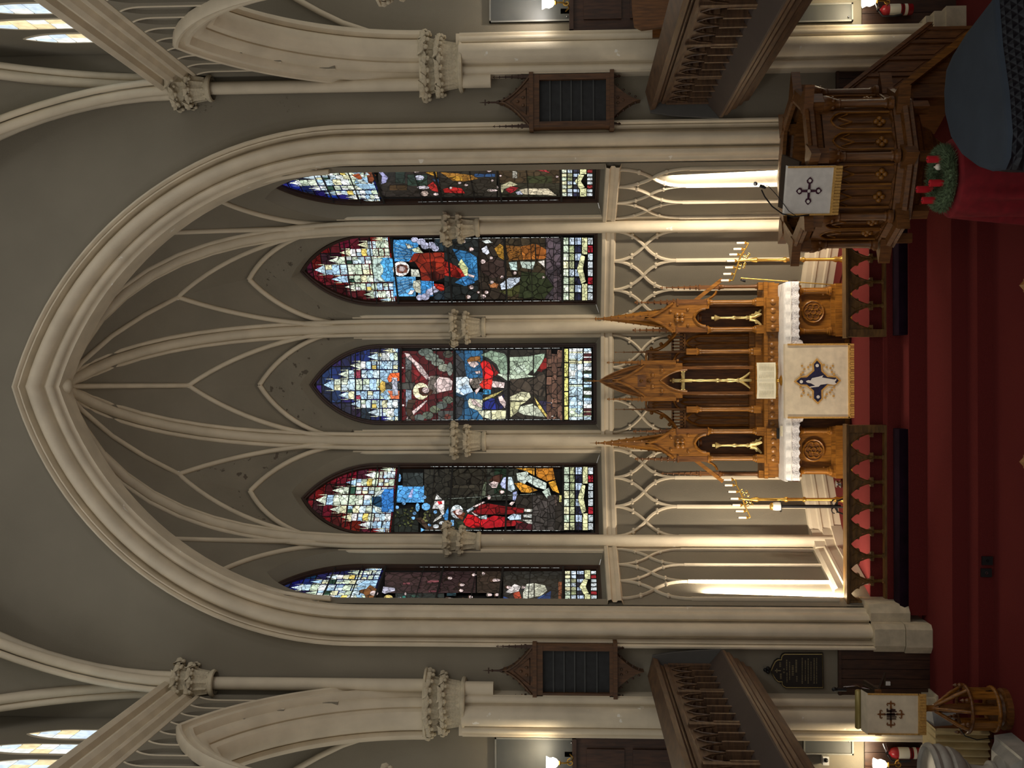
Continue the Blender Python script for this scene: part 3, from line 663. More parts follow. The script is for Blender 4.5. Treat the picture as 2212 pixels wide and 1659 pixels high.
def design1():
    A, B = [], []
    A += [((70,150,214), rc(1380,150,1760,480)), ((92,168,226), rc(1380,700,1720,1000)), ((60,140,206), rc(1750,760,1990,1000)), ((84,170,230), rc(1190,420,1390,780)), ((30,44,52), rc(1990,130,2212,330)), ((30,40,48), rc(1990,880,2212,1050))]
    for i in range(9):
        A.append((((150,200,240),(60,134,204))[i % 2], [(1400, 200+i*28), (1660, 300+i*14), (1660, 312+i*14), (1400, 216+i*28)]))
        A.append((((150,200,240),(60,134,204))[i % 2], [(1440, 1000-i*28), (1660, 860-i*14), (1660, 848-i*14), (1440, 984-i*28)]))
    A += [((198,224,214), ell(1150,600,90,110,12)), ((190,214,206), [(1080,440),(1180,415),(1230,440),(1180,500),(1080,530)]), ((190,214,206), [(1080,690),(1180,670),(1270,780),(1190,780)])]
    for x, y, r in ((1700,150,60),(1800,180,70),(1860,240,70),(1950,230,70),(2010,280,60),(1780,1010,60),(1860,1000,70),(1930,930,70),(2000,890,70)): A.append(((176,178,206), ell(x,y,r,r*.8,9,x)))
    A += [((118,34,20), [(1690,350),(1840,340),(2150,330),(2212,480),(2212,700),(2000,770),(1800,760),(1780,600),(1700,480),(1610,490)]), ((150,44,26), [(1800,440),(2130,420),(2212,560),(2000,560)]), ((176,40,26), [(1980,800),(2120,810),(2180,890),(2100,920),(2020,880)]), ((176,52,34), [(2080,350),(2150,330),(2140,380)]), ((88,26,18), [(1820,640),(2150,600),(2212,700),(1990,760)])]
    A += [((190,200,170), [(1650,290),(1760,250),(1840,350),(1700,340)]), ((214,214,196), [(1560,200),(1620,210),(1690,260),(1600,285)]), ((206,210,196), [(1640,580),(1760,590),(1790,700),(1650,700)]), ((178,180,164), [(1680,760),(1790,740),(1800,960),(1720,930),(1670,850)]), ((230,226,230), [(1590,960),(1640,895),(1710,900),(1660,970)])]
    A += [((240,236,232), ell(1500,580,130,115,14)), ((104,62,50), [(1440,520),(1500,505),(1590,530),(1610,580),(1590,640),(1500,655),(1440,640),(1425,580)]), (SKIN, [(1460,580),(1475,540),(1540,540),(1570,580),(1540,622),(1475,622)])]
    B += [((28,32,32), rc(0,110,480,980)), ((40,34,28), rc(480,110,860,980)), ((50,42,30), rc(860,110,1420,980)), ((56,50,54), rc(1420,110,1640,980))]
    B += [((44,100,146), [(110,260),(330,300),(460,380),(480,700),(290,790),(140,740),(330,600),(200,440)]), ((58,124,176), [(370,360),(460,400),(470,560),(370,560)]), ((52,110,166), [(240,680),(370,690),(440,740),(300,790)])]
    B += [((150,34,26), [(0,430),(110,470),(250,560),(300,650),(200,680),(0,640)]), ((200,206,150), [(190,480),(240,400),(340,540),(330,650),(280,640)]), (SKIN, [(330,610),(430,640),(420,680),(340,650)])]
    B += [((150,110,40), [(700,260),(780,190),(830,220),(850,430),(760,380)]), ((118,78,36), [(860,210),(1070,230),(1100,420),(900,430)]), ((142,86,36), [(1070,230),(1270,190),(1280,415),(1100,420)]), ((132,76,32), [(1285,190),(1380,240),(1520,330),(1400,410),(1285,415)])]
    for i in range(5): B.append(((178,116,44), [(900,400-i*34),(1080,330-i*18),(1080,342-i*18),(900,416-i*34)]))
    B += [((176,200,196), [(900,450),(1020,440),(1030,570),(930,560)]), ((188,206,196), [(1060,440),(1280,440),(1250,560),(1090,530)]), ((226,222,216), [(1310,440),(1410,420),(1410,530),(1370,490)])]
    B += [((54,42,38), [(500,470),(700,400),(850,440),(870,640),(680,680),(500,580)]), ((60,62,34), [(890,830),(1120,740),(1080,880),(940,940),(760,860)]), ((40,46,28), [(1080,580),(1400,600),(1540,800),(1400,970),(1040,960)])]
    B += [((188,200,216), [(780,760),(900,670),(1070,660),(1060,720),(940,820),(800,840)]), ((150,98,60), [(620,760),(680,720),(770,760),(740,820),(650,810)]), ((200,204,216), [(520,260),(600,210),(640,320),(600,350),(530,310)]), ((200,210,206), [(520,150),(620,130),(690,180),(580,190)])]
    for x, y, r in ((270,160,44),(380,270,50),(540,440,56),(660,390,36),(810,660,42),(990,600,40),(670,730,40),(380,800,52),(590,870,44),(550,930,52),(340,935,46),(480,870,30),(1395,660,26)): B.append((SKIN, ell(x,y,r*.82,r*.62,8)))
    B += stones(1430, 1640, 110, 560, (74,64,70), 2, 3) + stones(1530, 1650, 560, 980, (66,56,60), 2, 4)
    B += scroll(95, 980, 1670, 1830, 1930, 2010, 2090)
    return A, B
def scroll(y0, y1, xa, xb, xc, xd, xe):
    out = []; n = 8; dy = (y1-y0)/n
    for i in range(n):
        out.append((random.choice(WPAL[2:5]), rc(xa, y0+i*dy+4, (xa+xb)/2-4, y0+(i+1)*dy-4))); out.append((random.choice(((150,160,120),(170,176,140),(190,206,220))), rc((xa+xb)/2+4, y0+i*dy+4, xb-4, y0+(i+1)*dy-4)))
        out.append((((186,206,232),(34,36,60))[i % 2], rc(xb+6, y0+i*dy+4, xc-6, y0+(i+1)*dy-4)))
        out.append((((204,214,220),(150,24,40),(190,204,210),(204,214,220))[i % 4], rc(xd+4, y0+i*dy+6, xe-4, y0+(i+1)*dy-6)))
    ym = (y0+y1)/2; sc = (214,216,166)
    out += [(sc, rc(xc, y0, xd, y0+(y1-y0)*.27)), (sc, rc(xc, y1-(y1-y0)*.27, xd, y1)), (sc, [(xc-10, y0+(y1-y0)*.27), (xd-30, y0+(y1-y0)*.3), (xc+20, ym), (xc-70, ym)]), (sc, [(xc-70, ym), (xc+20, ym), (xd-20, y1-(y1-y0)*.3), (xc-10, y1-(y1-y0)*.26)])]
    return out
def design_1():
    A, B = [], []
    A += [((30,66,96), rc(1060,520,1205,690)), ((52,120,196), rc(1205,410,1390,760)), ((84,160,226), rc(1430,360,1850,620)), ((30,34,30), rc(1390,700,1760,1060)), ((44,50,50), rc(1520,170,1830,380)), ((40,38,32), rc(1840,120,2212,620)), ((36,34,30), rc(1850,620,2212,1050))]
    A += [((196,210,206), [(1090,540),(1120,460),(1260,415),(1200,500)]), ((196,210,206), [(1060,650),(1180,690),(1230,790),(1120,760)]), ((120,180,236), ell(1470,250,36,70,8)), ((168,176,226), [(1600,540),(1650,420),(1690,400),(1660,550)]), ((110,180,236), ell(1745,690,36,70,9)), ((110,180,236), ell(1870,680,70,60,9)), ((110,180,236), [(1790,990),(1870,1030),(1790,1060)])]
    A += [((120,176,230), ell(x,y,34,30,7)) for x, y in ((1340,740),(1540,630),(1440,690),(1700,780),(1680,850),(1840,900),(1920,960),(2010,760),(2150,820),(1850,540))]
    for i in range(30):
        x = random.uniform(1400,1700); y = random.uniform(700,980); A.append((random.choice(((92,92,50),(70,78,46),(50,60,40))), ell(x,y,24,20,6,i)))
    for i in range(10): A.append((random.choice(((116,116,70),(88,92,56))), ell(random.uniform(1830,1970), random.uniform(740,900), 22, 20, 6, i)))
    A += [((60,46,36), [(1700,860),(1800,840),(1920,980),(2212,960),(2212,1030),(1880,1030)])]
    A += [((206,208,206), [(2030,490),(2120,580),(2000,585)]), ((206,206,206), [(2000,600),(2150,590),(2150,800),(2110,820),(2060,720),(1960,720)]), ((190,40,46), [(2030,600),(2110,600),(2120,650),(2060,660)]), ((214,214,210), [(2000,870),(2110,790),(2110,850),(1970,930)]), ((196,204,210), ell(2020,980,50,34,8)), ((200,206,210), ell(2110,930,50,30,8))]
    B += [((38,36,30), rc(0,110,600,520)), ((44,46,40), rc(600,110,1040,560)), ((42,38,34), rc(1000,480,1660,990)), ((32,34,28), rc(0,520,520,990)), ((30,46,34), rc(700,110,900,470)), ((62,64,54), [(360,600),(420,460),(480,480),(470,600)]), ((60,56,46), rc(120,340,430,390)), ((78,86,70), [(560,300),(600,300),(580,520),(490,560)])]
    B += [((60,128,190), [(0,760),(60,640),(70,860),(0,830)]), ((120,176,226), rc(90,830,140,920)), ((36,44,30), ell(240,910,80,70,9))]
    B += [((116,20,24), [(400,720),(500,620),(620,600),(850,640),(1130,670),(1110,740),(880,760),(600,760),(470,760)]), ((200,24,32), [(265,860),(330,750),(430,770),(520,830),(560,940),(380,950),(300,920)]), ((176,22,34), [(520,830),(700,770),(860,790),(860,930),(560,960)]), ((128,20,26), [(860,840),(1010,840),(1130,870),(1030,920),(860,930)]), ((60,20,26), [(1000,860),(1270,900),(1340,990),(1000,960)])]
    B += [((186,206,226), [(880,800),(970,745),(1080,760),(1080,830),(920,840)]), ((196,200,196), [(1100,760),(1270,750),(1270,810),(1110,800)]), ((206,206,196), [(1120,680),(1260,680),(1260,730),(1120,720)]), ((176,178,170), [(1090,830),(1230,830),(1260,900),(1180,890)]), ((170,186,190), [(470,790),(610,760),(600,830),(500,820)])]
    B += [((206,220,226), ell(180,720,92,100,14)), ((104,52,34), [(110,720),(180,680),(300,740),(260,840),(180,800)]), (SKIN, ell(210,725,58,44,9)), ((196,214,226), [(310,700),(400,650),(420,680),(330,740)]), (SKIN, [(390,650),(560,570),(580,590),(440,660)]), (SKIN, [(370,710),(490,780),(430,780)]), (SKIN, ell(1340,710,30,48,8)), (SKIN, ell(1335,905,44,32,8))]
    B += [((66,42,34), [(620,290),(700,210),(830,190),(780,330),(700,300)]), (SKIN, [(620,330),(690,290),(770,310),(740,390),(670,390)]), ((176,186,226), [(780,340),(830,240),(870,230),(865,410),(810,390)]), ((186,206,216), [(890,230),(950,230),(1000,400),(950,450),(890,420)]), ((160,172,220), [(960,450),(1020,430),(1030,480),(1000,570),(960,560)]), (SKIN, [(900,620),(940,580),(1000,580),(950,640)]), (SKIN, ell(810,445,44,26,8)), (SKIN, ell(628,520,30,36,8))]
    B += [((196,210,200), [(1010,180),(1180,150),(1190,260),(1130,340),(1030,290)]), ((188,204,196), [(1190,200),(1280,240),(1440,320),(1430,420),(1290,380),(1160,300)]), ((190,132,44), [(980,320),(1080,310),(1320,420),(1200,460),(1080,450)]), ((196,140,50), [(990,110),(1270,110),(1270,220),(1160,160)]), ((168,108,36), [(1285,110),(1530,110),(1560,270),(1440,300),(1290,230)]), ((206,150,50), [(1450,310),(1560,280),(1620,470),(1520,430)]), ((176,192,180), [(1370,440),(1470,380),(1530,590),(1440,540)]), ((206,196,120), rc(1610,490,1650,590)), ((84,72,66), [(1540,480),(1600,510),(1580,650),(1500,600)])]
    for i in range(5): B.append(((150,160,150), [(60+i*250,535-i*14),(290+i*250,522-i*14),(290+i*250,534-i*14),(60+i*250,547-i*14)]))
    B += stones(1240, 1660, 500, 990, (58,54,52), 4, 4)[:12]
    B += scroll(95, 990, 1680, 1835, 1940, 2015, 2095)
    return A, B
def design2():
    A, B = [], []
    A += [((34,30,28), rc(1330,80,2212,480)), ((126,72,110), rc(1680,70,1890,90))]
    A += [((168,202,230), [(980,160),(1010,100),(1110,100),(1120,160),(1060,190)]), ((150,70,36), [(980,190),(1080,160),(1130,240),(1080,250)]), ((120,58,30), [(1110,140),(1200,110),(1310,190),(1250,310),(1200,290),(1180,180)]), ((186,206,214), [(1140,110),(1230,190),(1180,190)]), ((186,200,196), [(1030,240),(1130,250),(1200,310),(1090,300)])]
    A += [((160,160,206), [(1310,110),(1400,150),(1470,220),(1440,290),(1370,310),(1380,200)])]
    A += [((32,46,40), rc(1560,90,1690,300)), ((34,52,44), rc(1720,180,1990,330)), ((60,44,26), rc(1480,320,1720,390)), ((170,124,40), [(1950,150),(2110,140),(2120,220)]), ((40,60,84), [(2040,240),(2140,230),(2140,310)]), ((150,30,30), [(1980,330),(2060,270),(2140,360),(2130,420),(2040,390)])]
    A += [((196,200,220), ell(1880,220,70,36,9)), (SKIN, ell(1830,130,70,22,8)), ((214,206,216), ell(1930,350,88,24,9)), ((180,160,150), ell(1950,430,56,40,8)), (SKIN, ell(2100,440,40,20,7))]
    B += [((34,32,28), rc(0,60,780,490)), ((56,44,30), rc(790,60,1640,300)), ((44,52,30), rc(1180,200,1540,360)), ((36,36,28), rc(790,300,1640,490))]
    B += [((140,98,40), [(0,150),(200,160),(450,190),(530,240),(330,280),(180,270)]), ((176,130,46), [(130,200),(300,200),(320,270),(200,260)]), ((38,70,110), rc(470,170,760,215)), ((170,36,36), [(40,380),(170,350),(300,370),(350,440),(60,430)]), ((160,46,56), [(1190,80),(1280,60),(1400,80),(1510,160),(1350,130),(1210,110)])]
    B += [((176,172,140), [(830,330),(960,270),(1070,320),(1000,340),(880,380),(850,440),(830,400)]), ((150,26,40), [(890,390),(960,340),(1080,360),(1010,420),(960,440)]), ((196,186,160), [(1080,390),(1170,370),(1480,370),(1600,470),(1130,450)]), ((150,148,138), rc(990,130,1060,230)), ((190,196,216), [(1030,420),(1100,400),(1140,450),(1060,460)])]
    for x, y, rx in ((380,95,50),(550,75,50),(670,130,50),(720,262,24),(830,195,24),(150,360,32),(720,395,90),(360,320,40),(1600,205,28),(790,350,18),(270,290,36)): B.append((SKIN, ell(x,y,rx*.85,17,8)))
    B += scroll(50, 470, 1660, 1815, 1910, 2005, 2090)
    return A, B
def design_2():
    A, B = [], []
    A += [((50,34,36), rc(1420,150,2212,430)), ((38,44,42), rc(1560,430,2212,590))]
    A += [((104,66,32), [(1070,400),(1230,320),(1330,380),(1300,500),(1180,530),(1150,450)]), ((160,202,230), [(1060,390),(1230,310),(1180,370)]), ((160,202,230), [(1030,450),(1110,460),(1170,530),(1060,500)]), (SKIN, ell(1280,430,60,36,9)), ((186,186,206), [(1400,340),(1560,360),(1560,400),(1420,440),(1380,420)]), ((206,186,110), ell(1470,490,64,40,9)), ((186,186,206), [(1480,590),(1540,500),(1640,480),(1660,560)]), ((40,110,100), [(1650,470),(1700,460),(1710,550),(1660,540)]), (SKIN, ell(1695,440,18,24,7)), ((140,106,40), rc(1370,530,1480,590)), ((44,70,60), [(1740,450),(1890,470),(1800,490)]), ((110,60,66), rc(1660,290,1760,315)), ((110,60,66), rc(1980,260,2150,290)), ((110,56,66), rc(2000,395,2150,415))]
    B += [((44,30,32), rc(0,140,480,430)), ((44,34,28), rc(490,140,820,430)), ((34,34,32), rc(840,140,1640,350)), ((36,36,36), rc(840,350,1640,590)), ((120,70,46), rc(1570,280,1635,580))]
    B += [((84,56,30), [(170,580),(300,490),(460,520),(460,580)]), ((30,60,70), rc(90,430,220,470)), ((78,50,30), rc(460,500,720,580)), ((34,60,110), [(840,470),(960,520),(1250,520),(1480,400),(1470,530),(1250,580),(840,580)]), ((150,60,40), [(960,430),(1060,410),(1090,500),(1000,530)]), ((186,188,174), [(1100,430),(1150,310),(1250,300),(1250,490),(1100,520)]), ((176,178,160), [(1256,300),(1400,330),(1430,400),(1350,470),(1256,490)]), ((214,208,206), [(990,310),(1080,340),(1050,410),(930,440),(870,420)])]
    for x, y, rx in ((130,235,50),(450,190,46),(580,175,30),(290,325,56),(130,515,76),(330,555,36),(410,490,40),(735,265,90),(660,460,50),(760,460,50),(910,360,50),(1110,360,40),(750,530,46),(280,405,46)): B.append((SKIN, ell(x,y,rx*.85,22,8)))
    B += scroll(140, 580, 1660, 1815, 1920, 2000, 2090)
    return A, B
def canopy(k, red):
    """architectural canopy in the head of each light: (colour, polygon in (s,z)) list"""
    out = []; bg = (70, 18, 24) if red else (24, 28, 74)
    def P(c, pts): out.append((c, pts))
    wp = lambda: random.choice(WPAL)
    z0 = WB + 2.86; zt = WA
    for s, hw, top, n in ((0,.085,4.02,9), (-.155,.06,3.80,8), (.155,.06,3.80,8), (-.285,.06,3.62,7), (.285,.06,3.62,7), (-.41,.058,3.36,5), (.41,.058,3.36,5), (-.5,.03,3.14,3), (.5,.03,3.14,3)):
        zz0 = z0; ztop = WB+top-.04; hh = (ztop-zz0-.16)/n
        for i in range(n):
            a = zz0+i*hh; c = wp()
            if abs(s) in (.155,) and i == n-2: c = (150, 60, 80) if k == 0 else (40, 70, 56)
            if abs(s) == .285 and i == n-1: c = (240, 240, 240)
            if abs(s) == .285 and i == n-3: c = (230, 206, 110)
            if random.random() < .35:
                P(c, [(s-hw,a+.004),(s,a+.004),(s,a+hh-.004),(s-hw,a+hh-.004)]); P(wp(), [(s,a+.004),(s+hw,a+.004),(s+hw,a+hh-.004),(s,a+hh-.004)])
            else: P(c, [(s-hw,a+.004),(s+hw,a+.004),(s+hw,a+hh-.004),(s,a+hh-.004+.02),(s-hw,a+hh-.004)])
        P(wp(), [(s-hw,ztop-.16),(s+hw,ztop-.16),(s,ztop)])
        for q in (-1, 1): P((216,222,190), [(s+q*hw-.012,ztop-.16),(s+q*hw+.012,ztop-.16),(s+q*hw,ztop-.03)])
    for q in (-1, 1): P((160,200,230), [(q*.01,z0-.0),(q*.19,z0),(q*.15,z0+.2),(q*.01,z0+.26)])
    return bg, out
def inset(poly, d):
    n = len(poly); out = []
    A = sum(poly[i][0]*poly[(i+1)%n][1]-poly[(i+1)%n][0]*poly[i][1] for i in range(n))
    sg = 1 if A > 0 else -1
    for i in range(n):
        p, q, r = poly[i-1], poly[i], poly[(i+1)%n]
        e1 = Vector((q[0]-p[0], q[1]-p[1])); e2 = Vector((r[0]-q[0], r[1]-q[1]))
        if e1.length < 1e-7 or e2.length < 1e-7: out.append(q); continue
        n1 = Vector((-e1.y, e1.x)).normalized(); n2 = Vector((-e2.y, e2.x)).normalized()
        b = n1+n2
        if b.length < .3: out.append(q); continue
        b = b.normalized(); k = min(2., 1/max(.4, b.dot(n1)))
        out.append((q[0]+sg*b.x*d*k, q[1]+sg*b.y*d*k))
    return out
HD = pointed(WH, WS, WA, 30)
def wof_main(z):
    if z <= WS: return WH
    for (p, q), (p2, q2) in zip(HD, HD[1:]):
        if q <= z <= q2: return p+(p2-p)*(z-q)/(q2-q)
    return 0.
def clamp(poly, m=.004):
    out = []
    for s, z in poly:
        z = max(WB+.006, min(WA-.03, z)); w = max(0, wof_main(z)-m); out.append((max(-w, min(w, s)), z))
    return out
def area(p): return abs(sum(p[i][0]*p[(i+1)%len(p)][1]-p[(i+1)%len(p)][0]*p[i][1] for i in range(len(p))))/2
WLAB = {0: 'middle stained glass window, a figure on a cross between two mourners', 1: 'stained glass window of a rising figure in red over a blue sky', -1: 'stained glass window of a red-robed figure with a banner before a kneeling figure',
        2: 'narrow stained glass window on the pulpit side of the apse, crowd scene with a child', -2: 'narrow stained glass window on the lectern side of the apse, dark nativity scene'}
for wi, (k, des, red) in enumerate(((0, design0, False), (1, design1, True), (-1, design_1, True), (2, design2, False), (-2, design_2, False))):
    fn = lambda a, b, c, k=k: apse(k, a, b, c)
    base = apse(k, 0, WB, RG)
    w = struct('window_%d' % (wi+1), base, WLAB[k])
    # timber frame
    rows = []
    for off, r in ((.055, RG-.03), (.05, RG-.06), (.025, RG-.055), (.02, RG-.035), (.0, RG-.03), (-.005, RG+.01)):
        o = full_arch(WH+off, WS, WA+off*1.1, 14); zb = WB-off
        o = [(-WH-off, zb)] + o + [(WH+off, zb)]
        rows.append([fn(a, b, r) for a, b in o])
    MB().grid(rows, True).build('frame', FRAMEW, w, 40, fix=False)
    # leaded backing sheet
    o = [(-WH-.02, WB-.02)] + full_arch(WH+.02, WS, WA+.02, 14) + [(WH+.02, WB-.02)]
    MB().prism(o, fn, RG+.012, RG+.03).build('lead_sheet', LEAD, w, 0)
    A, B = des()
    p0 = apse(k, 0, 0, RG); nrm = Vector((math.sin(k*AL), math.cos(k*AL), 0)); tg = Vector((math.cos(k*AL), -math.sin(k*AL), 0))
    polys = []
    bg, can = canopy(k, red)
    # background quarries of the canopy ground
    z = WB+2.84; i = 0
    while z < WA-.06:
        z2 = min(z+.145, WA-.03)
        for j in range(4):
            s0, s1 = -WH+2*WH*j/4, -WH+2*WH*(j+1)/4
            polys.append((tuple(min(255, int(c*random.uniform(.6, 1.5))) for c in bg), [(s0+.003,z+.003),(s1-.003,z+.003),(s1-.003,z2-.003),(s0+.003,z2-.003)]))
        z = z2
    polys += can
    for part, L in (('A', A), ('B', B)):
        ox, oy, sc = ZOOM[(k, part)]
        LL = []
        for c, pts in L:
            LL.append((c, pts))
            if c == SKIN and len(pts) == 8:      # a cap of hair over each small head
                xs = [p[0] for p in pts]; ys = [p[1] for p in pts]; x0, x1, y0, y1 = min(xs), max(xs), min(ys), max(ys)
                LL.append(((62, 44, 34) if len(LL) % 3 else (104, 96, 88), [(x0-6, (y0+y1)/2), (x0+(x1-x0)*.1, y0-6), (x0+(x1-x0)*.5, y0-8), (x0+(x1-x0)*.34, (y0*.7+y1*.3)), (x0+(x1-x0)*.26, (y0+y1)/2), (x0+(x1-x0)*.34, (y0*.3+y1*.7)), (x0+(x1-x0)*.45, y1+6), (x0+(x1-x0)*.1, y1+5)]))
        for c, pts in LL:
            q = []
            for (x, y) in pts:
                h = hit(ox+x/sc, oy+y/sc+YSH[k], p0, nrm) - p0
                q.append((h.dot(tg), h.z))
            polys.append((c, q))
    # white beaded border along both sides
    zb_ = zz(1210, 16.2); 
    for sgn in (-1, 1):
        for i in range(14):
            a = zb_ + i*.135; polys.append(((206,214,214), [(sgn*(WH-.022), a), (sgn*(WH-.008), a), (sgn*(WH-.008), a+.12), (sgn*(WH-.022), a+.12)]))
    lead = MB(); pcs = []
    for i, (c, q) in enumerate(polys):
        q = clamp(q)
        if area(q) < 1.2e-4: continue
        depth = RG + .008 - .00022*i
        lead.prism(q, fn, depth+.0002, depth+.0004)
        pcs.append((area(q), c, inset(q, .0045 if area(q) > 1.2e-3 else .002), depth))
    big = set(sorted(range(len(pcs)), key=lambda i: -pcs[i][0])[:290])
    rest = MB(); rmat = []
    for i, (ar, c, g, depth) in enumerate(pcs):
        if i in big: MB().prism(g, fn, depth-.0001, depth+.0002).build('glass_piece', gmat(c), w, 0, fix=False)
        else: n0 = len(rest.f); rest.prism(g, fn, depth-.0001, depth+.0002); rmat += [c]*(len(rest.f)-n0)
    if rest.f:                                  # the smallest slivers of glass, past the limit
        ro = rest.build('small_glass_pieces', gmat(rmat[0]), w, 0, kind='stuff', fix=False)
        ro.data.materials.clear(); cs_ = list(dict.fromkeys(rmat))
        for c in cs_: ro.data.materials.append(gmat(c))
        for p, c in zip(ro.data.polygons, rmat): p.material_index = cs_.index(c)
    lead.build('lead_cames', LEAD, w, 0, fix=False)
    front = RG + .008 - .00022*len(polys) - .002
    m = MB()
    for v, t in ((769,.008),(821,.006),(867,.013),(943,.005),(981,.013),(1046,.005),(1098,.013),(1152,.005),(1216,.013),(1247,.005)):
        z = zz(v, 16.2); ww = wof_main(z)
        if ww > .05: m.prism([(-ww, z-t), (ww, z-t), (ww, z+t), (-ww, z+t)], fn, front-.012, front)
    m.build('saddle_bars', LEAD, w, 0)
    if k == 0:
        cu = bpy.data.curves.new('t', 'FONT'); cu.body = 'INRI'; cu.size = .085; cu.align_x = 'CENTER'; cu.align_y = 'CENTER'
        to = bpy.data.objects.new('t', cu); col.objects.link(to); bpy.context.view_layer.update()
        me = bpy.data.meshes.new_from_object(to.evaluated_get(bpy.context.evaluated_depsgraph_get())); bpy.data.objects.remove(to)
        me.materials.clear(); me.materials.append(LEAD)
        ox, oy, sc = ZOOM[(0, 'A')]; h = hit(ox+1200/sc, oy+682/sc+YSH[0], p0, nrm)
        io = bpy.data.objects.new('lettering', me); col.objects.link(io); io.parent = w
        io.location = Vector((h.x, front-.002, h.z)) - base; io.rotation_euler = (math.pi/2, 0, 0); io['label'] = 'letters INRI on a pale scroll'
# ================================================================== ALTAR AND REREDOS
YR = 15.0
XR = at(1500, 822, YR).x
def rx(d): return XR + d*YR/F_PX
def rz(v): return zz(v, YR)
def crocket(mb, p, r=.014): mb.ball(p, r, 5, 4)
def pinnacle(parent, x, y, zb, zt, w, mm=OAK, name='pinnacle', crk=5, split=.45):
    """square shaft, crocketed spike and finial"""
    zm = zb + (zt-zb)*split; m = MB()
    m.box(x-w, x+w, y-w, y+w, zb, zm); m.box(x-w*1.35, x+w*1.35, y-w*1.35, y+w*1.35, zm-.012, zm+.012)
    m.cone((x, y, zm), w*1.25, .003, zt-zm, 4, math.pi/4)
    for i in range(crk):
        t = (i+.6)/(crk+.6); z = zm+(zt-zm)*t; r = w*1.25*(1-t)*.8+.006
        for a in (0, math.pi/2, math.pi, -math.pi/2): crocket(m, (x+r*math.cos(a), y+r*math.sin(a), z), max(.006, w*.32))
    m.ball((x, y, zt), w*.45, 6, 4); m.box(x-w*.8, x+w*.8, y-w*.2, y+w*.2, zt-w*.9, zt-w*.5)
    return m.build(name, mm, parent, 30)
def lancet(parent, x, hw, z0, zs, za, y, r=.012, mm=OAK, name='lancet_bead'):
    m = MB(); h = full_arch(hw, zs, za, 6)
    m.tube([(x-hw, y, z0)] + [(x+a, y, b) for a, b in h] + [(x+hw, y, z0)], r, 6); return m.build(name, mm, parent, 60)
def colonnette(parent, x, y, z0, z1, r, mm=OAK, name='colonnette'):
    h = z1-z0; b = min(.05, h*.12)
    m = MB().lathe([(r*1.7,0),(r*1.7,b*.5),(r*1.25,b*.7),(r*1.3,b),(r,b*1.2),(r*.95,h-b*1.5),(r*1.2,h-b*1.4),(r*1.15,h-b*1.1),(r*1.3,h-b*.6),(r*1.8,h-b*.3),(r*1.9,h)], (x, y, z0), 10)
    return m.build(name, mm, parent, 40)
def ogee(xh, z0, z1, n=8):             # half outline of an ogee gable from (xh,z0) to (0,z1)
    out = []
    for i in range(n+1):
        t = i/n; x = xh*(1-t)**1.6 if t > 0 else xh
        out.append((x, z0+(z1-z0)*t))
    return out
re = thing('reredos', 'carved golden oak reredos with spires behind the altar', 'reredos', (XR, YR+.1, zz(1697, 14.45)+.002))
zm_ = zz(1697, 14.45)+.002
# gradine with rosettes
MB().box(rx(-205), rx(205), 14.86, 15.35, zm_, rz(1652)).build('gradine', OAK, re, 0)
MB().box(rx(-208), rx(208), 14.83, 15.36, rz(1654), rz(1646)).build('gradine_shelf', OAK, re, 0)
for sg in (-1, 1):
    MB().box(*sorted((rx(sg*102), rx(sg*176))), 14.79, 14.9, zm_, rz(1650)).build('tower_base', OAK, re, 0)
ros = None
for d in (-165, -147, -129, -111, -92, -74, -56, -40, 40, 56, 74, 92, 111, 129, 147, 165):
    y = 14.785 if abs(d) > 100 else 14.855
    m = MB().lathe([(.034,0),(.036,.008),(.024,.014),(.012,.022),(.002,.026)], (0,0,0), 8)
    mm = MB(); mm.v = [(p[0]+rx(d), y-p[2], p[1]+rz(1664)) for p in m.v]; mm.f = m.f
    mm.build('rosette', OAK, re, 40)
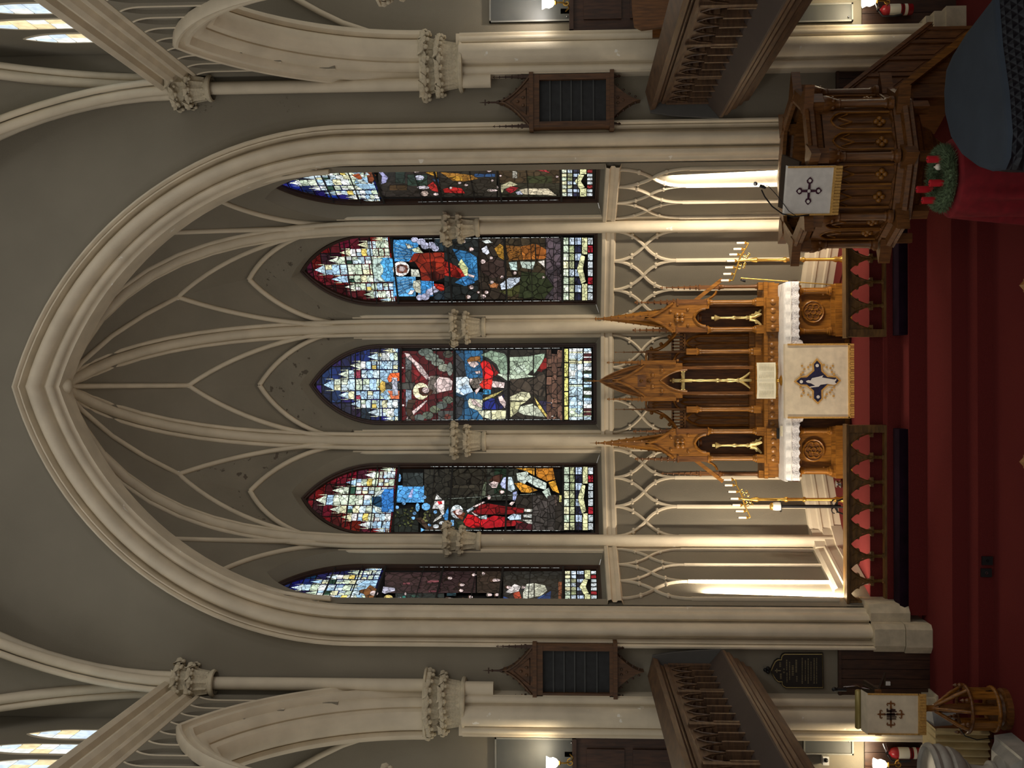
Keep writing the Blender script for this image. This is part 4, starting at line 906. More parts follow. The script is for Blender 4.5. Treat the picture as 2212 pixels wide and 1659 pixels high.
# back boards
MB().box(rx(-104), rx(104), 15.19, 15.25, rz(1650), rz(1472)).build('back_board', OAK, re, 0)
MB().box(rx(-62), rx(62), 15.2, 15.25, rz(1475), rz(1402)).build('back_board', OAK, re, 0)
for sg in (-1, 1):
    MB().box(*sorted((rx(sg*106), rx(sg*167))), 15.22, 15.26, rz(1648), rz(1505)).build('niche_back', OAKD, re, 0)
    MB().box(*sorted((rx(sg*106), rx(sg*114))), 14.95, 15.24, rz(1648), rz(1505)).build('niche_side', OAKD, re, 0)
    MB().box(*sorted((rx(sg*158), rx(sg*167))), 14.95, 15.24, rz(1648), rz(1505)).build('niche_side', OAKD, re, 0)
    # tower head: pierced plate with ogee gable
    xc = rx(sg*134); hw = 31*YR/F_PX; op = 19*YR/F_PX
    head = pointed(op, rz(1530), rz(1497), 6); gab = ogee(hw, rz(1452), rz(1392), 9)
    for s2 in (-1, 1):
        poly = [(s2*hw, rz(1530)), (s2*op, rz(1530))] + [(s2*a, b) for a, b in head[1:]] + [(0, rz(1392))] + [(s2*a, b) for a, b in reversed(gab[:-1])]
        MB().plate([(xc+a, b) for a, b in poly], 14.87, 14.93).build('tower_gable', OAK, re, 0)
        MB().tube([(xc+s2*a, 14.855, b) for a, b in gab], .020, 6).build('gable_moulding', OAK, re, 60)
    m = MB()
    for a in range(4): m.ball((xc+.045*math.cos(a*math.pi/2+.785), 14.862, rz(1466)+.045*math.sin(a*math.pi/2+.785)), .040, 8, 5)
    m.build('quatrefoil', OAK, re, 60)
    for dz, dx in ((1447, -13), (1447, 13), (1484, -17), (1484, 17)):
        m = MB().ball((xc+dx*YR/F_PX, 14.868, rz(dz)), .022, 6, 4); m.build('carved_leaf', OAK, re, 60)
    MB().tube([(xc+a, 14.87, b) for a, b in full_arch(op, rz(1522), rz(1497), 6)], .022, 6).build('niche_arch', OAK, re, 60)
    m = MB().lathe([(.0005,0),(.05,.0),(.055,.02),(.045,.04)], (xc, 15.0, rz(1515)), 10); m.build('niche_boss', OAKD, re, 40)
    # spire
    zs0, zs1 = rz(1440), rz(1290)
    m = MB().cone((xc, 15.02, zs0), .145, .004, zs1-zs0, 8, math.pi/8)
    for i in range(9):
        t = (i+.5)/9.5; z = zs0+(zs1-zs0)*t; r = .145*(1-t)
        for j in range(8):
            if j % 2 == 0: crocket(m, (xc+r*math.cos(math.pi/8+j*math.pi/4), 15.02+r*math.sin(math.pi/8+j*math.pi/4), z), .015)
    m.build('spire', OAK, re, 25)
    m = MB().lathe([(.006,0),(.018,.01),(.006,.03),(.016,.045),(.004,.06),(.002,.13)], (xc, 15.02, zs1-.03), 6); m.box(xc-.025, xc+.025, 15.015, 15.025, zs1+.008, zs1+.02); m.build('finial', OAK, re, 30)
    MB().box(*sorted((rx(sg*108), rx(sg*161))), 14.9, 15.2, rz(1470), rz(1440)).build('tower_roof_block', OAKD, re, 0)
    for d, zt, zb in ((108, 1368, 1528), (167, 1372, 1528)): pinnacle(re, rx(sg*d), 14.9, rz(zb), rz(zt), .034, OAKD, crk=6, split=.42)
    for d in (108, 166):
        colonnette(re, rx(sg*d), 14.9, rz(1632), rz(1526), .030)
        MB().box(rx(sg*d)-.055, rx(sg*d)+.055, 14.84, 14.96, rz(1650), rz(1630)).build('column_base', OAK, re, 0)
    # flying buttress and outer pinnacle
    a, b = Vector((rx(sg*170), 14.97, rz(1500))), Vector((rx(sg*216), 14.97, rz(1560)))
    m = MB(); dv = (b-a); nn = Vector((dv.z, 0, -dv.x)).normalized(); m.obox((a+b)/2, dv/2, (0, .035, 0), nn*.024); m.build('flying_buttress', OAK, re, 0)
    MB().tube(bez(a-Vector((0,0,.1)), (a.x+sg*.04, 14.97, rz(1545)), (rx(sg*192), 14.97, rz(1548)), 6), .018, 6).build('buttress_arch', OAK, re, 60)
    pinnacle(re, rx(sg*199), 14.97, rz(1556), rz(1428), .026, OAKD, crk=6, split=.35)
    colonnette(re, rx(sg*200), 14.97, rz(1640), rz(1552), .024, OAKD)
    MB().box(rx(sg*200)-.05, rx(sg*200)+.05, 14.9, 15.02, rz(1656), rz(1636)).build('column_base', OAK, re, 0)
    m = MB().plate([(rx(sg*176), rz(1656)), (rx(sg*208), rz(1656)), (rx(sg*208), rz(1672)), (rx(sg*196), rz(1672)), (rx(sg*190), rz(1678)), (rx(sg*184), rz(1683)), (rx(sg*176), rz(1683))], 14.93, 15.0); m.build('bracket', OAK, re, 0)
    # wide lancet panel
    xp = rx(sg*81); hw = 17*YR/F_PX
    lancet(re, xp, hw, rz(1622), rz(1520), rz(1484), 15.17, .022)
    for s2 in (-1, 0, 1): MB().tube([(xp+s2*hw*.45, 15.18, rz(1622)), (xp+s2*hw*.45, 15.18, rz(1506 if s2 else 1494))], .009, 6).build('panel_bead', OAK, re, 60)
    for s2 in (-1, 1): lancet(re, xp+s2*hw*.5, hw*.42, rz(1622), rz(1520), rz(1502), 15.175, .008)
    # openwork slots above it
    MB().box(*sorted((rx(sg*62), rx(sg*102))), 15.15, 15.2, rz(1484), rz(1478)).build('slot_rail', OAK, re, 0)
    MB().box(*sorted((rx(sg*62), rx(sg*102))), 15.15, 15.2, rz(1458), rz(1453)).build('slot_rail', OAK, re, 0)
    for d in (64, 71, 78, 85, 92, 99): MB().box(rx(sg*d)-.011, rx(sg*d)+.011, 15.15, 15.2, rz(1480), rz(1455)).build('slot_bar', OAK, re, 0)
    fa = bez((rx(sg*62), 15.12, rz(1397)), (rx(sg*66), 15.12, rz(1440)), (rx(sg*104), 15.12, rz(1462)), 10)
    m = MB(); m.tube(fa, .028, 6); m.build('flying_arch', OAK, re, 60)
    for i in (2, 5, 8): MB().ball(fa[i]+Vector((sg*.03, 0, .03)), .028, 6, 4).build('crocket', OAK, re, 60)
    # inner narrow panels, cresting and pinnacles
    MB().box(*sorted((rx(sg*40), rx(sg*63))), 15.12, 15.19, rz(1452), rz(1404)).build('crest_board', OAK, re, 0)
    MB().tube(bez((rx(sg*63), 15.1, rz(1400)), (rx(sg*46), 15.1, rz(1392)), (rx(sg*40), 15.1, rz(1400)), 5), .016, 6).build('crest_moulding', OAK, re, 60)
    for d in (45, 51, 57): lancet(re, rx(sg*d), .014, rz(1450), rz(1420), rz(1410), 15.115, .006)
    MB().tube(bez((rx(sg*63), 15.1, rz(1478)), (rx(sg*62), 15.1, rz(1462)), (rx(sg*40), 15.1, rz(1456)), 6), .016, 6).build('panel_arch', OAK, re, 60)
    for d in (35, 47): lancet(re, rx(sg*d), .032, rz(1622), rz(1490), rz(1472), 15.17, .013)
    pinnacle(re, rx(sg*62), 15.1, rz(1482), rz(1330), .014, crk=3, split=.55)
    colonnette(re, rx(sg*62), 15.0, rz(1626), rz(1504), .028)
    MB().box(rx(sg*62)-.04, rx(sg*62)+.04, 14.94, 15.18, rz(1504), rz(1482)).build('column_block', OAK, re, 0)
    MB().box(rx(sg*62)-.05, rx(sg*62)+.05, 14.92, 15.1, rz(1642), rz(1626)).build('column_base', OAK, re, 0)
    pinnacle(re, rx(sg*39), 14.86, rz(1458), rz(1312), .026, crk=5, split=.5)
    for s2 in (-6, 6): MB().ball((rx(sg*39)+s2*.004, 14.88, rz(1462)), .02, 6, 4).build('carved_leaf', OAK, re, 60)
# lower mouldings of the panel stage
MB().box(rx(-104), rx(104), 14.98, 15.2, rz(1648), rz(1632)).build('plinth_moulding', OAK, re, 0)
MB().box(rx(-104), rx(104), 15.08, 15.2, rz(1632), rz(1621)).build('plinth_moulding', OAK, re, 0)
# central niche and canopy
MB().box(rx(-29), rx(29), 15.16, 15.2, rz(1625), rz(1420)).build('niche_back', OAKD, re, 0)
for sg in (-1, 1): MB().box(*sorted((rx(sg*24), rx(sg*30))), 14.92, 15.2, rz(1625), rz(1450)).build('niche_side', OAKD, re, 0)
hw, op = 37*YR/F_PX, 23*YR/F_PX
head = pointed(op, rz(1482), rz(1424), 8); gab = ogee(hw, rz(1395), rz(1322), 10)
for s2 in (-1, 1):
    poly = [(s2*hw, rz(1472)), (s2*op, rz(1472))] + [(s2*a, b) for a, b in head[2:]] + [(0, rz(1322))] + [(s2*a, b) for a, b in reversed(gab[:-1])]
    MB().plate([(XR+a, b) for a, b in poly], 14.86, 14.92).build('central_gable', OAK, re, 0)
    MB().tube([(XR+s2*a, 14.855, b) for a, b in gab], .017, 6).build('gable_moulding', OAK, re, 60)
    MB().tube([(XR+s2*a, 14.86, b) for a, b in head], .016, 6).build('niche_arch', OAK, re, 60)
    for v, d in ((1408, 12), (1428, 22), (1384, 0), (1400, 0)): MB().ball((XR+s2*d*YR/F_PX, 14.858, rz(v)), .028, 7, 5).build('carved_leaf', OAK, re, 60)
zc0, zc1 = rz(1394), rz(1296)
prof = [(.235,0),(.235,.03),(.22,.1),(.195,.2),(.155,.32),(.11,.43),(.06,.53),(.02,.59),(.006,.62)]
hh = zc1-zc0
m = MB().lathe([(r, z/.62*hh) for r, z in prof], (XR, 15.06, zc0), 8, a0=math.pi/8); m.build('canopy_dome', OAKD, re, 25)
for j in range(8):
    a = math.pi/8+j*math.pi/4
    MB().tube([(XR+(r+.006)*math.cos(a), 15.06+(r+.006)*math.sin(a), zc0+z/.62*hh) for r, z in prof], .009, 5).build('canopy_rib', OAK, re, 60)
MB().box(rx(-37), rx(37), 14.92, 15.2, rz(1404), rz(1392)).build('canopy_base', OAKD, re, 0)
MB().lathe([(.006,0),(.02,.012),(.007,.03),(.007,.09),(.022,.10),(.006,.12),(.003,.2)], (XR, 15.06, zc1-.02), 6).build('finial', OAK, re, 30)
# ---- altar
YA_ = 14.45
XA = at(1760, 823, YA_).x
def ax(d): return XA + d*YA_/F_PX
def az(v): return zz(v, YA_)
al = thing('altar', 'golden oak altar with carved roundels on two side pedestals', 'altar', (XA, 14.9, L5))
MB().box(ax(-208), ax(208), 14.44, 15.3, az(1704), az(1697)).build('mensa', OAK, al, 0)
MB().box(ax(-100), ax(100), 14.66, 15.2, L5, az(1704)).build('body', OAKD, al, 0)
MB().box(ax(-205), ax(205), 14.6, 15.2, L5, L5+.06).build('foot', OAK, al, 0)
for sg in (-1, 1):
    MB().box(*sorted((ax(sg*100), ax(sg*200))), 14.52, 15.2, L5, az(1704)).build('pedestal', OAK, al, 0)
    for v0, v1, g in ((1850, 1806, .05), (1806, 1797, .03), (1733, 1724, .03), (1724, 1704, .05)):
        MB().box(*sorted((ax(sg*100)-sg*g*.6, ax(sg*200)+sg*g)), 14.52-g, 15.2, max(L5, az(v0)), az(v1)).build('pedestal_moulding', OAK, al, 0)
    xc, zc = ax(sg*148), az(1759)
    ring = [(xc+.135*math.cos(2*math.pi*i/24), 14.515, zc+.135*math.sin(2*math.pi*i/24)) for i in range(24)]
    MB().tube(ring, .020, 6, closed=True).build('roundel_ring', OAK, al, 60)
    m = MB(); m.prism([(xc+.13*math.cos(2*math.pi*i/24), zc+.13*math.sin(2*math.pi*i/24)) for i in range(24)], FLAT, 14.505, 14.53); m.build('roundel_ground', OAKD, al, 0)
    for i in range(6):
        a = i*math.pi/3+.5
        m = MB(); t = [(xc+.068*math.cos(a)+.040*math.cos(2*math.pi*q/10), 14.505, zc+.068*math.sin(a)+.040*math.sin(2*math.pi*q/10)) for q in range(10)]
        m.tube(t, .010, 5, closed=True); m.build('roundel_foil', OAK, al, 60)
    for dx, dv in ((-38, 22), (38, 22), (-38, -22), (38, -22)): MB().ball((xc+dx*YA_/F_PX, 14.515, zc+dv*YA_/F_PX), .018, 6, 4).build('carved_leaf', OAK, al, 60)
    for d in (106, 192): colonnette(al, ax(sg*d), 14.49, az(1797), az(1728), .034, OAK)
# ---- fair linen, lace, frontal
fl_ = thing('altar_linen', 'white fair linen with lace edge spread over the altar', 'cloth', (XA, 14.9, az(1697)))
m = MB(); zt = az(1696)
rows = []
for yy_, zo in ((14.85, .012), (14.7, .014), (14.5, .012), (14.42, .006), (14.405, -.012)):
    rows.append([(ax(d), yy_, zt+zo+.002*math.sin(d*.2)) for d in range(-214, 215, 8)])
m.grid(rows); m.grid([[(x, y, z-.012) for x, y, z in r] for r in rows]); m.build('top_sheet', LINEN, fl_, 60, fix=False)
for sg in (-1, 1):
    def edge(v0, v1, y0, name, mm, scal):
        m = MB(); top, bot = [], []
        for i in range(37):
            d = 78+(212-78)*i/36; x = ax(sg*d); wy = .010*math.sin(i*.9)+.004*math.sin(i*2.3)
            top.append((x, y0+wy*.3, az(v0))); zb = az(v1)+(.016*abs(math.sin(i*math.pi/4)) if scal else 0)-(.05 if (i < 3 and scal) else 0); bot.append((x, y0+wy-.012, zb))
        md = [(a[0], (a[1]+b[1])/2-.004, (a[2]+b[2])/2) for a, b in zip(top, bot)]
        m.grid([top, md, bot]); m.grid([[(x, y+.006, z) for x, y, z in r] for r in (top, md, bot)]); return m.build(name, mm, fl_, 60, fix=False)
    edge(1696, 1710, 14.405, 'front_drop', LINEN, False)
    edge(1706, 1726, 14.398, 'lace_edge', mat('lace', (232, 230, 232), .9, var=.18, scale=70, bump=1., bscale=90), True)
    m = MB(); m.grid([[(ax(sg*212), 14.4+.1*i, zt+.008), (ax(sg*214), 14.4+.1*i, az(1714)+.01*math.sin(i*2)), (ax(sg*215), 14.4+.1*i, az(1727)+.012*math.sin(i*2.4))] for i in range(9)]); m.build('end_drop', LINEN, fl_, 60, fix=False)
    MB().tube([(ax(sg*d), 14.39, az(1707)) for d in range(80, 213, 4)], .008, 5).build('lace_beading', LINEN, fl_, 60)
fr = thing('altar_frontal', 'cream damask frontal with navy embroidered cross and gold fringe', 'cloth', (XA, 14.38, az(1843)))
YF = 14.375
def fz(x, y): p = at(1680+x/9.76, 740+y/9.76, YF); return (p.x, p.z)
m = MB()
def drape(v0, v1, d, y, wav, n=20):
    rows = []
    for j in range(7):
        v = v0+(v1-v0)*j/6; rows.append([(ax(-d+2*d*i/n), y-wav*j/6*(.5+.5*math.sin(i*1.3+j*.3)), az(v)) for i in range(n+1)])
    return rows
rr = drape(1694, 1833, 79, YF+.004, .004)
m.grid([[(x, YF+.1, zt+.017) for x, y, z in rr[0]], [(x, YF+.02, zt+.016) for x, y, z in rr[0]]] + rr); m.grid([[(x, y+.01, z) for x, y, z in r] for r in rr]); m.build('damask', DAMASK, fr, 60, fix=False)
for sg in (-1, 1): MB().box(*sorted((ax(sg*76), ax(sg*79.5))), YF-.008, YF+.006, az(1832), az(1699)).build('side_braid', GOLDT, fr, 0)
MB().box(ax(-79), ax(79), YF-.008, YF+.006, az(1834), az(1829)).build('hem_braid', GOLDT, fr, 0)
for i in range(32): d0 = -79+i*158/32; MB().box(ax(d0+.3), ax(d0+4.6), YF-.006-.002*(i % 2), YF+.006, az(1844), az(1833)).build('fringe_tuft', GOLDT if i % 5 else mat('fringe_dark', (170, 120, 60), .7, var=.1), fr, 0)
qc = [(335,820),(470,705),(600,700),(735,580),(720,450),(825,325),(940,450),(950,590),(1060,695),(1240,705),(1335,800),(1240,900),(1060,915),(950,1020),(955,1190),(845,1305),(725,1190),(725,1030),(600,920),(460,915)]
MB().prism([fz(*p) for p in qc], FLAT, YF-.004, YF-.001).build('orphrey_border', GOLDT, fr, 0)
MB().prism(inset([fz(*p) for p in qc], .022), FLAT, YF-.006, YF-.004).build('orphrey_ground', NAVY, fr, 0)
MB().prism([fz(*p) for p in [(590,815),(640,790),(690,800),(720,750),(860,720),(960,690),(930,735),(1080,760),(1200,780),(1240,755),(1230,800),(1200,830),(1240,870),(1180,890),(1040,870),(900,890),(860,930),(680,950),(660,930),(790,910),(700,860),(620,845)]], FLAT, YF-.008, YF-.006).build('embroidered_figure', DAMASKW, fr, 0)
for p in ((495,825),(830,485),(850,1145)): MB().prism([fz(*q) for q in ell(p[0],p[1],36,36,10)], FLAT, YF-.008, YF-.006).build('embroidered_boss', DAMASKW, fr, 0)
for p in ((510,490),(560,560),(640,520),(690,470),(530,630),(490,670),(1160,490),(1110,540),(1030,520),(970,470),(1140,620),(1185,665),(500,1125),(545,1060),(640,1100),(690,1150),(530,1000),(480,950),(1175,1125),(1100,1050),(1030,1090),(1000,1160),(1140,1000),(1185,945)):
    MB().prism([fz(*q) for q in ell(p[0],p[1],26,24,8)], FLAT, YF-.0045, YF-.001).build('gold_sprig', GOLDT, fr, 0)
# ---- things on the altar
bk = thing('missal_stand', 'brass stand with foot holding the open book on the altar', 'stand', (at(1690,822,14.6).x, 14.62, zt+.014))
bx_ = at(1690,822,14.6).x
MB().lathe([(.07,0),(.06,.012),(.02,.03),(.014,.05),(.014,.075)], (bx_, 14.62, zt+.017), 14).build('foot', BRASS, bk, 40)
MB().obox((bx_, 14.63, zt+.20), (.215, 0, 0), (0, .045, .11), (0, .006, -.0025)).build('desk', BRASS, bk, 0)
MB().box(bx_-.215, bx_+.215, 14.555, 14.60, zt+.082, zt+.096).build('ledge', BRASS, bk, 0)
bo = thing('open_book', 'open book with cream pages on the brass altar stand', 'book', (bx_, 14.6, zt+.10))
for sg in (-1, 1):
    rows = []
    for i in range(7):
        t = i/6; x = bx_+sg*.235*t; bul = .022*math.sin(math.pi*min(1, t*1.15))
        rows.append([(x, 14.575-bul+.0, zt+.098-.0*t), (x, 14.665-bul, zt+.32+.004*t)])
    m = MB(); m.grid(rows); m.grid([[(x, y+.02, z) for x, y, z in r] for r in rows]); m.build('page_block', PAPER, bo, 50, fix=False)
m = MB(); 
for sg in (-1, 1):
    for c in (0, 1): 
        x0 = bx_+sg*(.03+c*.1)
        for i in range(12): m.box(*sorted((x0, x0+sg*.085)), 14.58-.021+i*.0068, 14.583-.021+i*.0068, zt+.125+i*.0152, zt+.129+i*.0152)
m.build('print_lines', mat('print_grey', (178, 172, 150), .9, var=.05), bo, 0)
ac = thing('altar_cross', 'tall brass cross standing in the central niche', 'cross', (XR, 14.98, rz(1620)))
zb = rz(1620)
m = MB().lathe([(.028,.10),(.022,.13),(.034,.16),(.018,.19),(.028,.24),(.03,.30),(.018,.32),(.016,.40),(.028,.42),(.03,.44),(.018,.46),(.014,.60),(.02,.66),(.014,.72),(.013,.82)], (XR, 14.98, zb), 10); m.build('stem', BRASSP, ac, 40)
for sg in (-1, 1): MB().tube(bez((XR, 14.98, zb+.16), (XR+sg*.04, 14.97, zb+.06), (XR+sg*.11, 14.95, zb+.006), 6), [.022,.022,.02,.02,.018,.016,.012], 6).build('foot', BRASSP, ac, 60)
MB().tube(bez((XR, 14.98, zb+.16), (XR, 14.94, zb+.06), (XR, 14.88, zb+.006), 6), .02, 6).build('foot', BRASSP, ac, 60)
zc = rz(1475)
m = MB(); m.box(XR-.14, XR+.14, 14.966, 14.99, zc-.022, zc+.022); m.box(XR-.022, XR+.022, 14.966, 14.99, zc-.12, zc+.14); m.build('cross_bar', BRASSP, ac, 0)
m = MB()
for dx, dz in ((-.14, 0), (.14, 0), (0, .14)):
    for a in range(3): m.ball((XR+dx+.022*math.cos(a*2.09+math.atan2(dz, dx)), 14.978, zc+dz+.022*math.sin(a*2.09+math.atan2(dz, dx))), .02, 7, 5)
m.build('trefoil_ends', BRASSP, ac, 60)
m = MB(); m.tube([(XR, 14.955, zc+.03), (XR, 14.95, zc-.03), (XR+.004, 14.955, zc-.16)], [.012, .018, .008], 7); m.tube([(XR-.09, 14.96, zc+.025), (XR, 14.952, zc+.005), (XR+.09, 14.96, zc+.025)], .007, 6); m.ball((XR-.006, 14.95, zc+.035), .014, 7, 5); m.build('figure', BRASSP, ac, 60)
def candlestick(y, v0, v1, lab):
    b = at(v0, y, 14.92); x, zb = b.x, b.z; zt_ = zz(v1, 14.92); h = zt_-zb
    t = thing('candlestick', lab, 'candlestick', (x, 14.92, zb))
    MB().lathe([(.03,.2*h),(.022,.25*h),(.03,.29*h),(.016,.33*h),(.016,.5*h),(.026,.53*h),(.028,.56*h),(.015,.6*h),(.013,.82*h),(.022,.86*h),(.036,.9*h),(.044,.93*h),(.02,.95*h),(.018,h)], (x, 14.92, zb), 10).build('stem', BRASSP, t, 40)
    for a in (0, 2.09, 4.19):
        a += -math.pi/2+.5
        p = [(x+.02*math.cos(a), 14.92+.02*math.sin(a), zb+.24*h), (x+.03*math.cos(a), 14.92+.03*math.sin(a), zb+.14*h), (x+.07*math.cos(a), 14.92+.05*math.sin(a), zb+.06*h), (x+.095*math.cos(a), 14.92+.06*math.sin(a), zb+.006)]
        MB().tube(p, [.03,.028,.022,.014], 6).build('leaf_foot', BRASSP, t, 60)
    for s2 in (-1, 1):
        m = MB().plate([(x+s2*.012, zb+.24*h), (x+s2*.05, zb+.2*h), (x+s2*.05, zb+.15*h), (x+s2*.085, zb+.12*h), (x+s2*.075, zb+.08*h), (x+s2*.11, zb+.03*h), (x+s2*.1, zb), (x+s2*.05, zb+.06*h), (x+s2*.015, zb+.12*h)], 14.9, 14.91); m.build('acanthus_leaf', BRASSP, t, 0)
candlestick(686, 1645, 1537, 'brass candlestick in the spired niche on the pulpit side')
candlestick(962, 1646, 1538, 'brass candlestick in the spired niche on the lectern side')
p = at(1688, 932, 14.6); m = MB().box(p.x-.06, p.x+.07, 14.55, 14.7, zt+.016, zt+.024); tag(m.build('folded_card', PAPER, None, 0), 'small cream card lying on the altar linen', 'card')
p = at(1684, 936, 14.8); m = MB(); m.box(p.x-.07, p.x+.07, 14.76, 14.82, zt+.016, zt+.05); m.box(p.x-.05, p.x+.05, 14.755, 14.765, zt+.022, zt+.044); tag(m.build('black_box', BLACK, None, 0), 'small black box at the back of the altar linen', 'box')  # plain black box lying behind the card
p = at(1643, 651, 14.85); m = MB().ball((p.x, 14.87, rz(1646)+.026), .026, 10, 6); m.cone((p.x, 14.87, rz(1646)+.045), .008, .002, .02, 6); tag(m.build('votive_glass', REDWAX, None, 40), 'little pink glass on the reredos shelf', 'votive')
# ---- communion rails
YC2 = 13.54; RT, RB = zz(1824, YC2), L4
zA = lambda v: zz(v, YC2)
HALF = [(1908,.118),(1886,.118),(1885,.090),(1879,.092),(1878,.115),(1873,.125),(1866,.130),(1860,.122),(1856,.100),(1854,.066),(1853,.052),(1850,.058),(1847,.055),(1843,.04),(1839,.02),(1836,0)]
def comm_rail(x0, x1, n, lab, first):
    t = thing('communion_rail', lab, 'rail', ((x0+x1)/2, YC2, RB), 'communion rails before the altar')
    MB().box(min(x0,x1)-.01, max(x0,x1)+.01, YC2-.09, YC2+.09, zA(1829), RT).build('hand_rail', OAKR, t, 0)
    MB().box(min(x0,x1), max(x0,x1), YC2-.05, YC2+.05, zA(1834), zA(1829)).build('rail_moulding', OAKR, t, 0)
    MB().box(min(x0,x1), max(x0,x1), YC2-.05, YC2+.05, RB, zA(1908)).build('foot_rail', OAKR, t, 0)
    end = .09; s = 1 if x1 > x0 else -1
    for xe in (x0+s*end/2, x1-s*end/4): MB().box(xe-end/2, xe+end/2, YC2-.055, YC2+.055, RB, zA(1832)).build('end_post', OAKR, t, 0)
    pa = (x1-x0-s*end)/n
    for i in range(n):
        a = x0+s*end+pa*i; b = a+pa; w = abs(pa)/2
        prof = [(zA(v), q*w/.145) for v, q in HALF[2:]] + [(zA(1833), 0)]
        m = MB(); cell(m, min(a,b), max(a,b), prof, FLAT, YC2-.03, YC2+.03); m.build('trefoil_panel', OAKR, t, 0)
        xm = (a+b)/2
        m = MB(); m.tube([(xm-w*.98, YC2-.032, zA(1882)), (xm-w*.86, YC2-.032, zA(1868)), (xm-w*.55, YC2-.032, zA(1848)), (xm, YC2-.032, zA(1833)), (xm+w*.55, YC2-.032, zA(1848)), (xm+w*.86, YC2-.032, zA(1868)), (xm+w*.98, YC2-.032, zA(1882))], .011, 6); m.build('arch_moulding', OAKR, t, 60)
        m = MB(); m.tube([(xm+s*w*.95, YC2-.03, zA(1838)), (xm+s*w*.72, YC2-.03, zA(1846)), (xm+s*w*.98, YC2-.03, zA(1860))], .008, 5); m.build('spandrel_carving', OAKR, t, 60)
        if i < n-1:
            m = MB().lathe([(.034,0),(.034,.012),(.02,.02),(.02,zA(1887)-zA(1908)-.02),(.032,zA(1885)-zA(1908)),(.038,zA(1880)-zA(1908))], (b, YC2, zA(1908)), 8); m.build('baluster', OAKR, t, 40)
    return t
xl0, xl1 = at(1870, 918, YC2).x, at(1870, 1308, YC2).x
xr0, xr1 = at(1870, 728, YC2).x, at(1870, 353, YC2).x
comm_rail(xl0, xl1, 7, 'dark oak trefoil communion rail on the lectern side of the altar', 0)
comm_rail(xr0, xr1, 7, 'dark oak trefoil communion rail running behind the pulpit', 0)
for (a, b, lab) in ((926, 1312, 'long dark kneeler cushion before the rail on the lectern side'), (724, 350, 'long dark kneeler cushion before the rail behind the pulpit')):
    x0, x1 = sorted((at(1950, a, 13.3).x, at(1950, b, 13.3).x)); m = MB()
    pr = [(13.17, L3), (13.155, L3+.05), (13.175, L3+.10), (13.3, L3+.115), (13.42, L3+.10), (13.44, L3+.05), (13.43, L3)]
    m.grid([[(x, y, z) for y, z in pr] for x in (x0, x0+.02, x0+(x1-x0)*.5, x1-.02, x1)]); m.add([(x0, y, z) for y, z in pr], [tuple(range(7))]); m.add([(x1, y, z) for y, z in pr], [tuple(range(7))])
    tag(m.build('kneeler', KNEEL, None, 40), lab, 'kneeler', 'kneelers along the communion rails')
# ---- candelabra
def candelabrum(ys, vs, ypole, lab):
    Yc = 14.75
    b = at(1820, ypole, Yc); x = b.x
    t = thing('floor_candelabrum', lab, 'candelabrum', (x, Yc, L5), 'seven branched floor candelabra')
    ztop = zz(1618, Yc); H = ztop-L5
    MB().lathe([(.15,0),(.14,.02),(.05,.05),(.03,.1),(.04,.14),(.022,.18),(.02,.42*H),(.034,.43*H),(.034,.45*H),(.02,.46*H),(.022,.60*H),(.036,.615*H),(.036,.635*H),(.022,.65*H),(.018,.7*H),(.02,.9*H),(.036,.92*H),(.03,.95*H),(.012,H)], (x, Yc, L5), 12).build('pole', BRASS, t, 40)
    tops = [at(v, y, Yc) for v, y in zip(vs, ys)]
    bases = [p - Vector((0, 0, .10)) for p in tops]
    mid = len(ys)//2
    bar = [p - Vector((0, 0, .05)) for p in bases]; 
    MB().tube(bar, .010, 6).build('branch', BRASS, t, 60)
    MB().tube([(x, Yc, ztop-.02), tuple(bar[mid])], .014, 6).build('knop', BRASS, t, 60)
    for i, p in enumerate(bases):
        MB().tube([tuple(bar[i]), tuple(p)], .006, 6).build('candle_arm', BRASS, t, 60)
        c = MB().lathe([(.006,-.03),(.02,-.012),(.028,0),(.016,.004)], p, 8).build('candle_cup', BRASS, t, 40)
        k = MB().lathe([(.014,0),(.014,.10),(.009,.105)], p, 8).build('candle', WHITEWAX, t, 40)
        MB().tube([(p.x, p.y, p.z+.10), (p.x, p.y, p.z+.118)], .004, 5).build('wick', BLACK, k, 60)
    for j in (1, 2, 4, 5):
        q = (bar[mid]+bar[j])/2 - Vector((0, 0, .035)); s = .035
        sp = [(q.x+s*(1-a/9)*math.cos(a*.8), Yc, q.z+s*(1-a/9)*math.sin(a*.8)) for a in range(9)]
        MB().tube(sp, .006, 5).build('scroll', BRASS, t, 60)
        q2 = q - Vector((0, 0, .05)); sp = [(q2.x+s*.7*(1-a/9)*math.cos(-a*.8), Yc, q2.z+s*.7*(1-a/9)*math.sin(-a*.8)) for a in range(9)]
        MB().tube(sp, .006, 5).build('scroll', BRASS, t, 60)
candelabrum([525,538,550,564,578,592,606], [1592,1585,1576,1571,1567,1563,1558], 560, 'brass floor candelabrum with seven white candles between altar and pulpit')
candelabrum([1036,1048,1062,1077,1091,1104,1118], [1564,1566,1574,1579,1583,1590,1596], 1079, 'brass floor candelabrum with seven white candles beside the dark iron candle stand')
